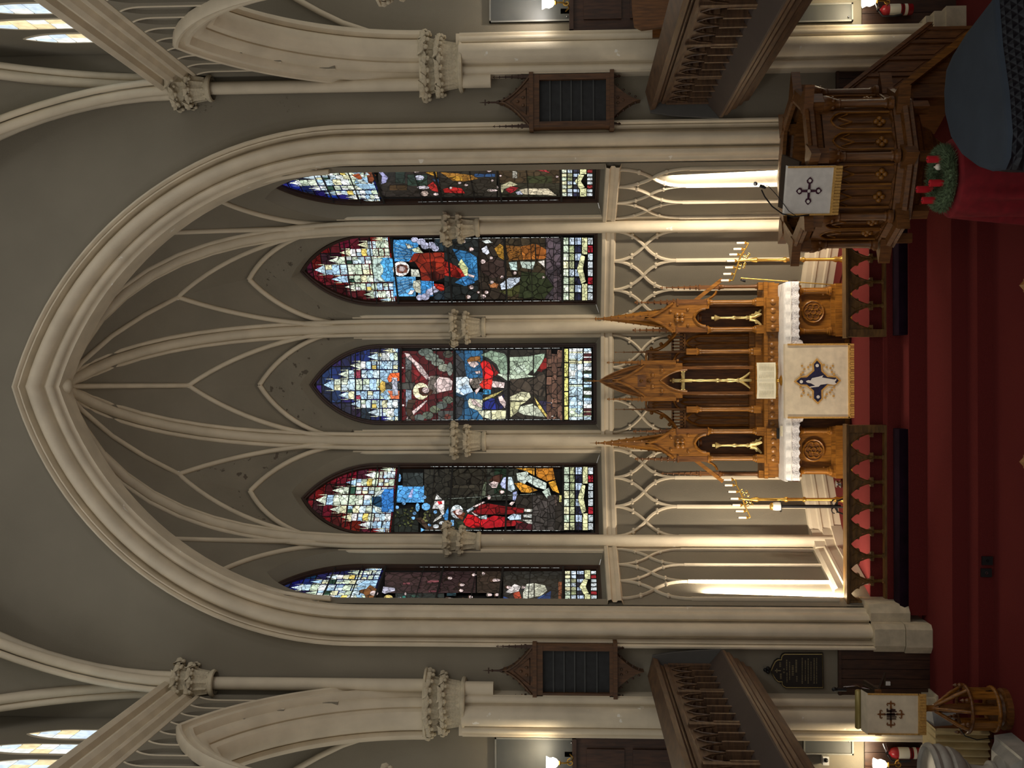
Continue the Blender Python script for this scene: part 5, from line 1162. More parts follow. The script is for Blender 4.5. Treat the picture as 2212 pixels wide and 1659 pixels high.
# iron candle stand, leaning snuffer
b = at(1818, 1094, 14.6); x = b.x; t = thing('iron_candle_stand', 'dark wrought iron stand with a white candle drum, lectern side', 'candle stand', (x, 14.6, L5))
zt2 = zz(1688, 14.6)
MB().tube([(x, 14.6, L5+.12), (x, 14.6, zt2)], .022, 8).build('pole', IRON, t, 60)
for s2 in (-1, 1):
    MB().tube([(x, 14.6, L5+.2), (x+s2*.07, 14.6, L5+.16), (x+s2*.11, 14.6, L5+.06), (x+s2*.08, 14.6, L5+.012)], .011, 6).build('foot', IRON, t, 60)
    MB().tube([(x+s2*(.05+.04*math.cos(a*.7)), 14.59, L5+.2+.04*math.sin(a*.7)) for a in range(9)], .008, 6).build('scroll', IRON, t, 60)
MB().tube([(x, 14.6, L5+.2), (x, 14.48, L5+.1), (x, 14.44, L5+.012)], .011, 6).build('foot', IRON, t, 60)
MB().lathe([(.03,0),(.075,.01),(.075,.02),(.05,.02)], (x, 14.6, zt2), 12).build('drip_pan', IRON, t, 40)
MB().lathe([(.052,0),(.054,.05),(.05,.09),(.044,.10)], (x, 14.6, zt2+.02), 14).build('candle', WHITEWAX, t, 40)
MB().lathe([(.05,0),(.046,.02),(.03,.035)], (x, 14.6, zt2+.12), 12).build('brass_follower', BRASS, t, 40)
a, b = at(1600, 601, 14.55), at(1826, 618, 14.5); b.z = L5+.002
t = thing('candle_lighter', 'thin brass candle lighter pole leaning beside the altar', 'pole', (b.x, b.y, L5))
MB().tube([b, b.lerp(a, .5), a], .008, 6).build('rod', BRASS, t, 60)
MB().lathe([(.024,-.03),(.016,0),(.004,.03)], a + Vector((-.03, 0, -.03)), 8).build('snuffer', IRON, t, 40)
MB().tube([a, a+Vector((.01, 0, -.02)), a+Vector((-.03, 0, 0))], .006, 5).build('hook', IRON, t, 60)
p = at(1812, 1046, 14.9); m = MB().lathe([(.05,0),(.055,.04),(.03,.06),(.05,.09),(.045,.1)], (p.x, 14.95, L5), 12); tag(m.build('ewer', CHROME, None, 40), 'small shiny metal pot on the floor beside the altar', 'pot')
# ================================================================== GALLERIES
for sg, side in ((1, 'pulpit'), (-1, 'lectern')):
    fx = lambda a, b, c, sg=sg: (sg*c, a, b)
    g = thing('gallery', 'dark oak gallery front with arcaded panels on the %s side' % side, 'gallery', (sg*4.2, 10.5, Z(-2.08)), 'side galleries')
    Y0, Y1 = 6.4, 12.88
    def run(prof, name, mm, y0=Y0, y1=Y1, sm=0):
        m = MB(); m.grid([[(sg*x, y0, Z(z)), (sg*x, y1, Z(z))] for x, z in prof])
        if len(prof) > 2:
            for y in (y0, y1): m.add([(sg*x, y, Z(z)) for x, z in prof], [tuple(range(len(prof)))])
        return m.build(name, mm, g, sm, fix=False)
    run([(3.26,-1.1),(3.24,-1.04),(3.17,-1.0),(3.155,-.945),(3.37,-.885),(3.42,-.92),(3.42,-1.1)], 'hand_rail', OAKX)
    run([(3.26,-1.1),(3.23,-1.07),(3.225,-1.10),(3.24,-1.14),(3.27,-1.15)], 'rail_moulding', OAKX)
    MB().box(*sorted((sg*3.29, sg*3.36)), Y0, Y1, Z(-1.6), Z(-1.08)).build('back_panel', OAKX, g, 0)
    run([(3.30,-1.57),(3.26,-1.58),(3.22,-1.60),(3.065,-1.735),(3.06,-1.75)], 'cove', STAIN)
    run([(3.06,-1.75),(3.06,-1.775),(3.085,-1.80),(3.085,-1.83),(3.11,-1.86),(3.15,-1.88),(3.155,-1.93),(3.19,-1.96),(3.20,-2.0),(3.24,-2.02),(3.25,-2.08),(3.6,-2.08)], 'fascia_moulding', OAKX)
    MB().box(*sorted((sg*3.3, sg*6.4)), Y0, 13.04, Z(-2.08), Z(-1.86)).build('gallery_floor', OAKX, g, 0)
    # arcade: posts each 1.1 m, four trefoiled lancets between
    yb = Y1-.06
    while yb > Y0+.6:
        MB().box(*sorted((sg*3.21, sg*3.30)), yb-.05, yb+.03, Z(-1.62), Z(-1.12)).build('post', OAKX, g, 0)
        pitch = (1.1-.09)/4
        for i in range(4):
            y1_ = yb-.05-pitch*i; y0_ = y1_-pitch; w = pitch/2-.022
            prof = [(Z(-1.58), w), (Z(-1.33), w), (Z(-1.325), w*.55), (Z(-1.30), w*.85), (Z(-1.27), w*.9), (Z(-1.24), w*.5), (Z(-1.225), w*.55), (Z(-1.205), w*.3), (Z(-1.18), 0), (Z(-1.13), 0)]
            m = MB(); cell(m, y0_, y1_, prof, fx, 3.235, 3.28); m.build('arcade_panel', OAKX, g, 0)
            m = MB(); m.box(*sorted((sg*3.205, sg*3.24)), y0_-.018, y0_+.018, Z(-1.61), Z(-1.36)); m.tube([(sg*3.225, y1_, Z(-1.36)), (sg*3.225, y1_-pitch*.2, Z(-1.22)), (sg*3.225, (y0_+y1_)/2, Z(-1.15)), (sg*3.225, y0_+pitch*.2, Z(-1.22)), (sg*3.225, y0_, Z(-1.36))], .009, 5); m.build('arcade_shaft', OAKX, g, 30)
        yb -= 1.1
    # grey painted boarding that closes the end of the gallery against the arch
    pl = [(3.36,-.90),(3.14,-.95),(3.10,-1.2),(3.075,-1.5),(3.06,-1.74),(3.28,-1.60),(3.3,-1.06)]
    MB().prism([(sg*a, Z(b)) for a, b in pl], FLAT, 12.90, 12.96).build('end_board', mat('grey_board', (88, 86, 82), .8, var=.05), g, 0)
# pew end showing above the pulpit side gallery front
p = thing('gallery_pew', 'brown oak pew end standing in the gallery above the pulpit', 'pew', (4.3, 12.2, Z(-1.86)))
pl = [(3.86,-1.86),(3.86,-1.35),(3.90,-1.28),(3.88,-1.0),(3.86,-.80),(3.90,-.72),(4.05,-.70),(4.5,-.68),(4.5,-1.86)]
MB().prism([(a, Z(b)) for a, b in pl], FLAT, 12.15, 12.21).build('pew_end', OAKD, p, 0)
MB().box(3.9, 4.9, 12.21, 12.6, Z(-1.42), Z(-1.38)).build('seat', OAKD, p, 0)
MB().box(3.9, 4.9, 12.58, 12.62, Z(-1.86), Z(-.95)).build('backrest', OAKD, p, 0)
# ================================================================== HYMN BOARDS
def hymn_board(sg, lab):
    Yh = 12.90; xa, xb = (at(1236, 275, Yh).x, at(1236, 161, Yh).x) if sg > 0 else (at(1243, 1393, Yh).x, at(1243, 1508, Yh).x)
    x0, x1 = sorted((xa, xb)); xm = (x0+x1)/2; vo = 0 if sg > 0 else 7.5
    h = lambda v: at(v+vo, 218 if sg > 0 else 1450, Yh).z
    t = thing('hymn_board', lab, 'hymn board', (xm, Yh, h(1320)), 'hymn boards either side of the chancel arch')
    MB().box(x0+.06, x1-.06, 12.915, 12.955, h(1312), h(1156)).build('slate', SLATE, t, 0)
    MB().box(x0, x0+.065, 12.865, 13.05, h(1318), h(1150)).build('frame_stile', BOARDW, t, 0)
    MB().box(x1-.065, x1, 12.865, 13.05, h(1318), h(1150)).build('frame_stile', BOARDW, t, 0)
    for v0, v1, e in ((1165, 1152, .0), (1152, 1143, .02), (1318, 1309, .0), (1326, 1317, .03)): MB().box(x0-e-.002, x1+e+.002, 12.86-e, 13.05, h(v0), h(v1)).build('frame_rail', BOARDW, t, 0)
    for v in (1188, 1211, 1234, 1256, 1282): MB().box(x0+.06, x1-.06, 12.900, 12.925, h(v+1.5), h(v-1.5)).build('slot_rail', mat('slot_edge', (60, 62, 62), .6, var=.1), t, 0)
    w = (x1-x0)/2
    # gable
    gb = ogee(w-.02, h(1143), h(1078), 10)
    out = [(xm-a, b) for a, b in gb] + [(xm+a, b) for a, b in reversed(gb[:-1])]
    MB().plate(out, 12.885, 13.05).build('gable_board', BOARDW, t, 0)
    for s2 in (-1, 1):
        MB().tube([(xm+s2*a, 12.880, b) for a, b in gb], .016, 6).build('gable_moulding', OAKX, t, 60)
        for i in (2, 4, 6, 8): MB().ball((xm+s2*(gb[i][0]+.018), 12.885, gb[i][1]+.01), .014, 5, 4).build('crocket', FRAMEW, t, 60)
        pinnacle(t, (x0+.02) if s2 < 0 else (x1-.02), 12.885, h(1148), h(1066), .018, FRAMEW, crk=4, split=.25)
        # drops at the lower corners
        xq = x0+.03 if s2 < 0 else x1-.03
        m = MB().lathe([(.022,0),(.018,-.03),(.008,-.045),(.02,-.06),(.004,-.08)], (xq, 12.895, h(1326)), 6); m.build('pendant', FRAMEW, t, 30)
    tri = [(xm-w*.5, h(1137)), (xm+w*.5, h(1137)), (xm, h(1102))]
    MB().tube([(a, 12.881, b) for a, b in tri], .008, 5, closed=True).build('gable_panel', OAKX, t, 60)
    for a, v in ((0, 1118), (-.045, 1130), (.045, 1130)): MB().ball((xm+a, 12.881, h(v)), .02, 6, 4).build('trefoil_lobe', OAKX, t, 60)
    m = MB().lathe([(.03,0),(.012,.05),(.010,.12),(.018,.13),(.008,.15),(.006,.2),(.002,.24)], (xm, 12.905, h(1080)), 6); m.box(xm-.032, xm+.032, 12.897, 12.913, h(1080)+.165, h(1080)+.18); m.build('finial', FRAMEW, t, 30)
    # lower shaped bracket
    gb = ogee(w*.62, h(1326), h(1384), 9); out = [(xm-a, b) for a, b in gb] + [(xm+a, b) for a, b in reversed(gb[:-1])]
    MB().plate(out, 12.895, 13.05).build('foot_bracket', BOARDW, t, 0)
    for s2 in (-1, 1):
        for i in (1, 3, 5, 7): MB().ball((xm+s2*(gb[i][0]+.02), 12.895, gb[i][1]-.008), .015, 5, 4).build('crocket', FRAMEW, t, 60)
    for a, v in ((0, 1346), (-.03, 1335), (.03, 1335)): MB().ball((xm+a, 12.893, h(v)), .017, 6, 4).build('trefoil_lobe', OAKX, t, 60)
hymn_board(1, 'gabled oak hymn board on the wall above the pulpit, slate plain black')
hymn_board(-1, 'gabled oak hymn board above the black memorial plaque, slate smudged grey')
# ================================================================== WALL FITTINGS
YP = 13.03
def pz(x, y): p = at(1640+x/14.747, 1400+y/14.747, YP); return (p.x, p.z)
pq = thing('memorial_plaque', 'black bronze memorial plaque with ogee top and gilt rim', 'plaque', (at(1720,1450,YP).x, YP, zz(1780, YP)))
hw_ = [(340,705),(400,560),(480,400),(580,330),(670,330),(675,270),(720,190),(800,150),(2030,150)]
hl_ = [(2055,1275),(840,1275),(740,1220),(690,1150),(690,1090),(590,1090),(490,1000),(400,850)]
oq = [pz(*p) for p in hw_+hl_]
MB().plate(oq, 13.015, 13.05).build('plate', mat('bronze_black', (40, 34, 30), .5, .3, var=.2), pq, 0)
MB().tube([(a, 13.013, b) for a, b in inset(oq, .012)], .005, 5, closed=True).build('gilt_rim', BRASSP, pq, 60)
for a, b in ((190,690),(275,640),(275,750)): MB().ball(Vector((pz(a,b)[0], 13.02, pz(a,b)[1])), .024, 7, 5).build('finial_lobe', BLACK, pq, 60)
m = MB()
for x, y0, y1, hgt in ((660,440,600,60),(680,800,970,50),(780,640,680,40),(780,740,800,50),(865,360,690,34),(875,770,1090,34),(960,430,1010,30),(1060,540,880,64),(1170,360,780,50),(1190,880,1050,34),(1360,300,1130,34),(1460,380,1030,30),(1550,320,1120,34),(1640,420,1020,26),(1740,310,1130,34),(1820,300,1120,26)):
    y = y0
    while y < y1-12:
        w = random.uniform(26, 80); y2 = min(y1, y+w)
        # letter strokes
        yy_ = y
        while yy_ < y2-6:
            c0, c1 = pz(x-hgt/2, yy_), pz(x+hgt/2, min(y2, yy_+9)); m.box(min(c0[0],c1[0]), max(c0[0],c1[0]), 13.0105, 13.016, min(c0[1],c1[1]), max(c0[1],c1[1])); yy_ += 16
        y = y2+14
for a, b, c, d in ((490,690,680,720),(540,640,565,770)): c0, c1 = pz(a, b), pz(c, d); m.box(min(c0[0],c1[0]), max(c0[0],c1[0]), 13.009, 13.016, min(c0[1],c1[1]), max(c0[1],c1[1]))
m.build('raised_lettering', mat('dull_gilt', (150, 138, 104), .5, .4, var=.15), pq, 0)
def board(v0, v1, y0, y1, lab):
    a, b = at(v0, y0, 13.03), at(v1, y1, 13.03); x0, x1 = sorted((a.x, b.x)); zt_, zb_ = a.z, b.z
    t = thing('notice_board', lab, 'notice board', ((x0+x1)/2, 13.03, zb_), 'grey boards on the end walls')
    MB().box(x0, x1, 13.02, 13.05, zb_, zt_).build('board_face', GREYB, t, 0)
    for q in ((x0, x1, zt_-.018, zt_), (x0, x1, zb_, zb_+.018), (x0, x0+.018, zb_, zt_), (x1-.018, x1, zb_, zt_)): MB().box(q[0], q[1], 13.005, 13.05, q[2], q[3]).build('rim', GREYF, t, 0)
    MB().ball((x0+.05 if x0 > 0 else x1-.05, 13.012, zb_+.05), .012, 6, 4).build('screw', CHROME, t, 60)
board(1057, 1234, -14, 46, 'tall grey board on the wall above the pulpit side gallery door')
board(1069, 1244, 1592, 1670, 'tall grey board on the wall above the lectern side gallery door')
board(1700, 1842, 10, 47, 'grey board under the pulpit side gallery, over the extinguisher')
board(1735, 1843, 1590, 1630, 'grey board under the lectern side gallery, behind the wall lamp')
def sconce(v, y, lab, power, tone):
    p = at(v, y, 12.72); t = thing('wall_lamp', lab, 'lamp', (p.x, 13.0, p.z-.2), 'brass wall lamps with bright glass shades')
    x = p.x
    MB().lathe([(.02,0),(.045,.02),(.062,.06),(.055,.10),(.07,.13),(.074,.14)], (x, 12.72, p.z-.07), 14, caps=False).build('glass_shade', GLASSB, t, 50, fix=False)
    MB().ball((x, 12.72, p.z+.0), .04, 10, 7, 1.2).build('bulb', GLASSB, t, 60)
    m = MB(); m.tube([(x, 13.03, p.z-.20), (x, 12.9, p.z-.24), (x, 12.78, p.z-.22), (x, 12.72, p.z-.15), (x, 12.72, p.z-.07)], .010, 7); m.build('arm', BRASS, t, 60)
    m = MB(); m.tube([(x+.05*(1-a/11)*math.cos(a*.75), 12.74, p.z-.21+.05*(1-a/11)*math.sin(a*.75)) for a in range(11)], .008, 6); m.build('scroll', BRASS, t, 60)
    MB().lathe([(.012,0),(.03,.012),(.02,.03)], (x, 12.72, p.z-.10), 10).build('gallery_cup', BRASS, t, 40)
    MB().box(x-.03, x+.03, 13.02, 13.05, p.z-.28, p.z-.14).build('back_plate', BRASS, t, 0)
    light('lamp_bulb', 'POINT', (x, 12.72, p.z+.10), None, power, tone, .03)
sconce(1184, 6, 'lit glass wall lamp in front of the grey board above the pulpit side gallery', 9, (1, .92, .85))
sconce(1193, 1648, 'lit glass wall lamp in front of the grey board above the lectern side gallery', 8, (1, .85, .6))
sconce(1878, 2, 'lit glass wall lamp beneath the pulpit side gallery', 9, (1, .86, .6))
sconce(1902, 1652, 'lit glass wall lamp beneath the lectern side gallery', 15, (1, .84, .58))
def extinguisher(v0, v1, y, lab, lean):
    a, b = at(v0, y, 12.93), at(v1, y, 12.93); x = a.x; h = a.z-b.z; z0 = b.z
    t = thing('fire_extinguisher', lab, 'extinguisher', (x, 12.93, z0), 'fire extinguishers on the dark panelling')
    MB().lathe([(.058,0),(.064,.02*h),(.064,.68*h),(.05,.76*h),(.022,.80*h),(.018,.84*h)], (x, 12.93, z0), 14).build('cylinder', EXRED, t, 40)
    MB().lathe([(.0655,.32*h),(.0655,.60*h)], (x, 12.93, z0), 14, caps=False).build('paper_label', PAPER, t, 40, fix=False)
    MB().lathe([(.0655,.14*h),(.0655,.22*h)], (x, 12.93, z0), 14, caps=False).build('small_label', PAPER, t, 40, fix=False)
    MB().box(x-.015, x+.015, 12.915, 12.945, z0+.82*h, z0+.9*h).build('valve', IRON, t, 0)
    m = MB(); m.tube([(x, 12.93, z0+.88*h), (x+.05, 12.92, z0+.93*h), (x+.11, 12.92, z0+.98*h)], .009, 6); m.tube([(x, 12.93, z0+.86*h), (x+.06, 12.92, z0+.86*h), (x+.11, 12.92, z0+.9*h)], .008, 6); m.build('lever_handles', CHROME, t, 60)
    MB().tube([(x-.02, 12.92, z0+.86*h), (x-.08, 12.9, z0+.78*h), (x-.085, 12.89, z0+.5*h), (x-.07, 12.88, z0+.3*h)], .011, 7).build('hose', BLACK, t, 60)
    MB().box(x-.03, x+.03, 12.98, 13.02, z0+.4*h, z0+.5*h).build('wall_bracket', IRON, t, 0)
    MB().tube([(x+.0665*math.cos(a), 12.93+.0665*math.sin(a), z0+.27*h) for a in [i*math.pi/8 for i in range(16)]], .004, 5, closed=True).build('strap', IRON, t, 60)
extinguisher(1886, 1971, 22, 'red fire extinguisher with white labels behind the pulpit stair', 0)
extinguisher(1905, 1990, 1626, 'red fire extinguisher with white labels near the marble font', 0)
p = at(1783, 1642, 12.97); t = thing('security_camera', 'little white wall camera with a black lens below the gallery', 'camera', (p.x, 12.97, p.z-.03))
MB().box(p.x-.05, p.x+.05, 12.94, 13.04, p.z-.035, p.z+.035).build('body', WHITEP, t, 0)
MB().ball((p.x+.01, 12.935, p.z), .026, 10, 6).build('lens', BLACK, t, 60)
p = at(1917, 1477, 12.98); m = MB(); m.box(p.x-.022, p.x+.022, 12.985, 13.015, p.z-.035, p.z+.035); m.box(p.x-.006, p.x+.006, 12.978, 12.99, p.z-.014, p.z+.014); tag(m.build('wall_switch', WHITEP, None, 0), 'white switch plate on the dark dado beside the lectern', 'switch')
# ================================================================== PULPIT
PC = at(1860, 364, 11.95); PX, PY = PC.x, 11.95
PR_ = .805
TH0 = math.atan2(-1, 0) - math.radians(14) - math.atan2(PX-CAMX, PY)*1.0   # direction the front panel looks to
def oct(R, z, i): a = TH0 + math.radians(22.5) + i*math.pi/4; return Vector((PX+R*math.cos(a), PY+R*math.sin(a), z))
zT, zB = 2.05, 1.07
pu = thing('pulpit', 'octagonal brown oak pulpit with arcaded panels and corner shafts', 'pulpit', (PX, PY, L1))
def octring(prof, name, mm, sm=20):
    m = MB(); m.grid([[oct(R, z, i) for i in range(8)] for R, z in prof], True); return m.build(name, mm, pu, sm)
octring([(.70,zT-.02),(.70,zT+.02),(.74,zT+.035),(.86,zT+.03),(.87,zT),(.84,zT-.02),(.84,zT-.06),(.80,zT-.085),(.79,zT-.13),(.70,zT-.13)], 'cornice', OAKD)
octring([(.66,zT-.1),(.66,zB),(.74,zB),(.74,zT-.1)], 'drum', OAKD)
octring([(.74,zB+.13),(.79,zB+.12),(.80,zB+.06),(.86,zB+.045),(.87,zB),(.83,zB-.03),(.84,zB-.06),(.76,zB-.10),(.70,zB-.11),(.66,zB-.17),(.52,zB-.23),(.46,zB-.34),(.34,zB-.42),(.30,zB-.5),(.02,zB-.5)], 'base_mouldings', OAKD)
octring([(.02,zB-.42),(.24,zB-.42),(.22,zB-.55),(.24,L1+.2),(.34,L1+.12),(.42,L1+.08),(.42,L1),(.02,L1)], 'pedestal', OAKD)
octring([(.02,zB),(.68,zB),(.68,zB+.02),(.02,zB+.02)], 'pulpit_floor', OAKD)
for i in range(8):
    a, b = oct(.745, 0, i), oct(.745, 0, i+1); ex_ = (b-a).normalized(); n_ = Vector((ex_.y, -ex_.x, 0)); mid_ = (a+b)/2
    if n_.dot(mid_-Vector((PX, PY, 0))) < 0: n_ = -n_
    W = (b-a).length/2
    fp = lambda s, z, c, mid_=mid_, ex_=ex_, n_=n_: mid_ + ex_*s + n_*c + Vector((0, 0, z))
    if n_.y > .75: continue                     # open entrance side at the back
    zl, zh = zB+.13, zT-.15
    pan = MB(); 
    for c in (-1, 1):
        x0, x1 = (c-1)*W*.41, (c+1)*W*.41
        w = W*.36
        hd = pointed(w, zh-.22, zh-.08, 6)
        cell(pan, x0, x1, [(zl, .0), (zl+.03, w), (zh-.22, w)] + [(q, p) for p, q in hd[1:]] + [(zh, 0)], fp, .0, .035)
    pb = pan.build('arcade_panel', OAKD, pu, 0)
    for c in (-1, 1):
        xm = c*W*.41; w = W*.36; hd = full_arch(w*.95, zh-.22, zh-.085, 6)
        MB().tube([fp(xm-w*.95, zl+.03, .035)] + [fp(xm+p, q, .035) for p, q in hd] + [fp(xm+w*.95, zl+.03, .035)], .011, 6).build('lancet_bead', OAK, pb, 60)
        MB().tube([fp(xm, zl+.2, .012), fp(xm, zh-.3, .012)], .014, 6).build('lancet_mullion', OAKD, pb, 60)
        for s2 in (-1, 1): MB().tube([fp(xm+s2*w*.9, zh-.26, .014), fp(xm+s2*w*.45, zh-.17, .014), fp(xm, zh-.3, .014)], .010, 5).build('sub_arch', OAK, pb, 60)
        for q in range(4):
            MB().ball(fp(xm+.034*math.cos(q*math.pi/2), zl+.13+.034*math.sin(q*math.pi/2), .01), .030, 7, 5).build('quatrefoil_lobe', OAK, pb, 60)
for i in range(8):
    c = oct(.80, 0, i)
    if (c.y-PY) > .6: continue
    d = (c-Vector((PX, PY, 0))).normalized(); tg_ = Vector((-d.y, d.x, 0))
    MB().lathe([(.07,0),(.07,.03),(.05,.05),(.055,.07),(.042,.09),(.040,.52),(.05,.53),(.045,.55),(.07,.62),(.085,.66),(.085,.70)], (c.x, c.y, zB+.12), 10).build('corner_shaft', OAKD, pu, 40)
    for q in range(5): MB().ball((c.x+.055*math.cos(q*1.26), c.y+.055*math.sin(q*1.26), zB+.12+.60), .024, 6, 4).build('carved_leaf', OAKD, pu, 60)
    MB().obox(c+Vector((0,0,zT-.10)), d*.075, tg_*.075, (0,0,.06)).build('corner_block', OAKD, pu, 0)
    # star shaped corners of the cap and of the base
    for z0, z1, R in ((zT-.05, zT+.042, .135), (zB-.02, zB+.10, .12)):
        cc_ = oct(.83, 0, i)
        poly = [cc_+tg_*R*1.0-d*.07, cc_+tg_*R*.55+d*R*.45, cc_+d*R*1.45, cc_-tg_*R*.55+d*R*.45, cc_-tg_*R*1.0-d*.07, cc_-d*R*.9]
        m = MB(); m.add([p+Vector((0,0,z0)) for p in poly]+[p+Vector((0,0,z1)) for p in poly], [tuple(range(6)), tuple(range(11,5,-1))]+[(q,(q+1)%6,6+(q+1)%6,6+q) for q in range(6)]); m.build('corner_cap', OAKD, pu, 0)
    MB().obox(c+d*(-.06)+Vector((0,0,zB-.16)), d*.05, tg_*.05, (0,0,.08)).build('base_bracket', OAKD, pu, 0)
# book rest on the front panel
fm = (oct(.8,0,-1)+oct(.8,0,0))/2
fd = Vector((math.cos(TH0), math.sin(TH0), 0)); ft = Vector((-fd.y, fd.x, 0))
br = Vector((PX, PY, 0)) + fd*.62
m = MB(); m.obox(br+Vector((0,0,zT+.165)), ft*.27, fd*.15+Vector((0,0,-.06)), (fd*.05+Vector((0,0,.1))).normalized()*.014); m.build('book_rest', mat('dark_desk', (54, 40, 28), .5, var=.2), pu, 0)
m = MB(); m.obox(br-fd*.06+Vector((0,0,zT+.09)), ft*.20, fd*.03, (0,0,.10)); m.build('book_rest_support', OAKD, pu, 0)
# pulpit fall
pf = thing('pulpit_fall', 'white pulpit fall with purple cross and gold fringe', 'cloth', tuple(br+fd*.2+Vector((0,0,zz(1823,11.1)))))
PFY = 11.16
c00, c10, c01, c11 = at(1706,353,PFY), at(1697,457,PFY), at(1826,362,PFY-.03), at(1814,458,PFY-.03)
fo = Vector((c10.x-c00.x, 0, 0)).normalized(); yoff = lambda s: PFY
tiltn = fd
P0 = br + fd*.235
def cl_pt(s, t, c=0.):   # s across 0..1 (towards picture bottom), t down 0..1
    wd_ = .50; zt_ = zz(1702, 11.1); zb_ = zz(1820, 11.1)
    p = P0 + ft*(-(s-.5)*wd_) + fd*(.012+c+.006*math.sin(s*9)*t); return Vector((p.x, p.y, zt_+(zb_-zt_)*t))
sgn_t = 1 if (-ft).x < 0 else -1
m = MB(); rows = [[cl_pt(i/12, j/8*.87) for i in range(13)] for j in range(9)]
rows = [[p - fd*.03 + Vector((0,0,.012)) for p in rows[0]]] + rows
m.grid(rows); m.grid([[p - fd*.008 for p in r] for r in rows]); m.build('damask', DAMASKW, pf, 60, fix=False)
def strip(s0, s1, t0, t1, name, mm, c=.010):
    m = MB(); pts = [cl_pt(s0,t0,c), cl_pt(s1,t0,c), cl_pt(s1,t1,c), cl_pt(s0,t1,c)]; m.add(pts+[p-fd*.006 for p in pts], [(0,1,2,3),(7,6,5,4),(0,1,5,4),(1,2,6,5),(2,3,7,6),(3,0,4,7)]); return m.build(name, mm, pf, 0)
strip(0, .035, 0, .87, 'side_braid', GOLDT); strip(.965, 1, 0, .87, 'side_braid', GOLDT); strip(0, 1, .84, .885, 'hem_braid', GOLDT)
for i in range(16): strip(i/16+.004, (i+1)/16-.006, .88, 1.0, 'fringe_tuft', GOLDT, .008+.002*(i % 2))
def cross_on(pt, parent, c, mm, size):
    m = MB(); out = []
    for k in range(4):
        a = k*math.pi/2
        for (x, y) in ((.10,-.10),(.55,-.08),(.60,-.2),(.78,-.26),(.95,-.12),(1.05,0),(.95,.12),(.78,.26),(.60,.2),(.55,.08)): out.append((x*math.cos(a)-y*math.sin(a), x*math.sin(a)+y*math.cos(a)))
    m.prism(out, lambda a, b, cc_: pt(a*size, b*size, cc_), c, c+.004); m.build('embroidered_cross', mm, parent, 0)
    for k in range(5):
        a = k*math.pi/2; r0 = .78 if k < 4 else 0
        q = ell(r0*math.cos(a), r0*math.sin(a), .13, .13, 8); m = MB().prism([(x, y) for x, y in q], lambda a_, b_, cc_: pt(a_*size, b_*size, cc_), c+.004, c+.006); m.build('cross_jewel', DAMASKW, parent, 0)
cross_on(lambda a, b, c: cl_pt(.5+a/.50, .42+b/.59, c), pf, .008, PURPLE, .135)
# gooseneck microphone on the pulpit
t = thing('pulpit_microphone', 'gooseneck microphone rising from the pulpit rim', 'microphone', (at(1745,470,11.3).x, 11.5, zT+.03))
YM = 11.2
pts = [at(v, y, YM) for v, y in ((1748, 464), (1715, 468), (1690, 462), (1668, 446), (1652, 425), (1645, 410))]
MB().tube(pts, .007, 6).build('gooseneck', IRON, t, 60)
MB().tube([at(v, y, YM+.02) for v, y in ((1641,399),(1660,402),(1675,418),(1690,437),(1704,456),(1722,468))], .004, 5).build('cable', BLACK, t, 60)
a, b = at(1649, 404, YM), at(1632, 397, YM)
MB().tube([a+(a-b)*.3, a, a.lerp(b, .45)], [.012, .015, .017], 8).build('microphone_body', BLACK, t, 50)
MB().ball(b, .022, 8, 6).build('grille', CHROME, t, 60)
# ---- pulpit stair
st0 = Vector((PX+.80, PY+.12, 0)); st1 = Vector((at(2090, 62, 12.35).x, 12.35, 0))
ps = thing('pulpit_stair', 'panelled oak stair with moulded handrail climbing to the pulpit', 'stair', (st1.x, st1.y, 0))
dv = (st1-st0); run_ = dv.length; du = dv.normalized(); dn = Vector((du.y, -du.x, 0))
if dn.y > 0: dn = -dn
zr0, zr1 = zz(1812, 12.0), zz(1993, 12.35); zl0, zl1 = zB-.08, 0.
def sp(t, z, c=0.): return st0 + dv*t + dn*c + Vector((0, 0, z))
def spz(t, f): top = zr0+(zr1-zr0)*t; bot = zl0+(zl1-zl0)*t; return bot+(top-bot)*f
def slab(t0, t1, f0, f1, c0, c1, name, mm, parent=ps):
    pts = [sp(t0, spz(t0,f0), c0), sp(t1, spz(t1,f0), c0), sp(t1, spz(t1,f1), c0), sp(t0, spz(t0,f1), c0)]; q = [p+dn*(c1-c0) for p in pts]
    return MB().add(pts+q, [(3,2,1,0),(4,5,6,7),(0,1,5,4),(1,2,6,5),(2,3,7,6),(3,0,4,7)]).build(name, mm, parent, 0)
slab(0, 1, -.02, .95, -.03, .03, 'balustrade', OAKD)
slab(-.02, 1.02, -.12, .08, -.02, .06, 'string_board', OAK)
slab(-.03, 1.05, .90, 1.0, -.06, .075, 'handrail', OAKD); slab(-.02, 1.03, .85, .91, -.045, .055, 'handrail_moulding', OAKD)
for i in range(4): slab(i/4, i/4+.05, .08, .86, .028, .05, 'stile', OAKD)
slab(.95, 1.0, -.02, .86, .028, .05, 'stile', OAKD)
for i in range(4): slab(i/4+.08, i/4+.22, .16, .78, .028, .040, 'sunk_panel', OAKD)
for i in range(5):
    t0 = i/5; z = zl0*(1-t0)-.0
    c = sp(t0+.1, z/2, -.40); MB().obox(c, du*(run_/10+.01), dn*.36, (0,0,max(.01, z/2))).build('tread', OAKD, ps, 0)
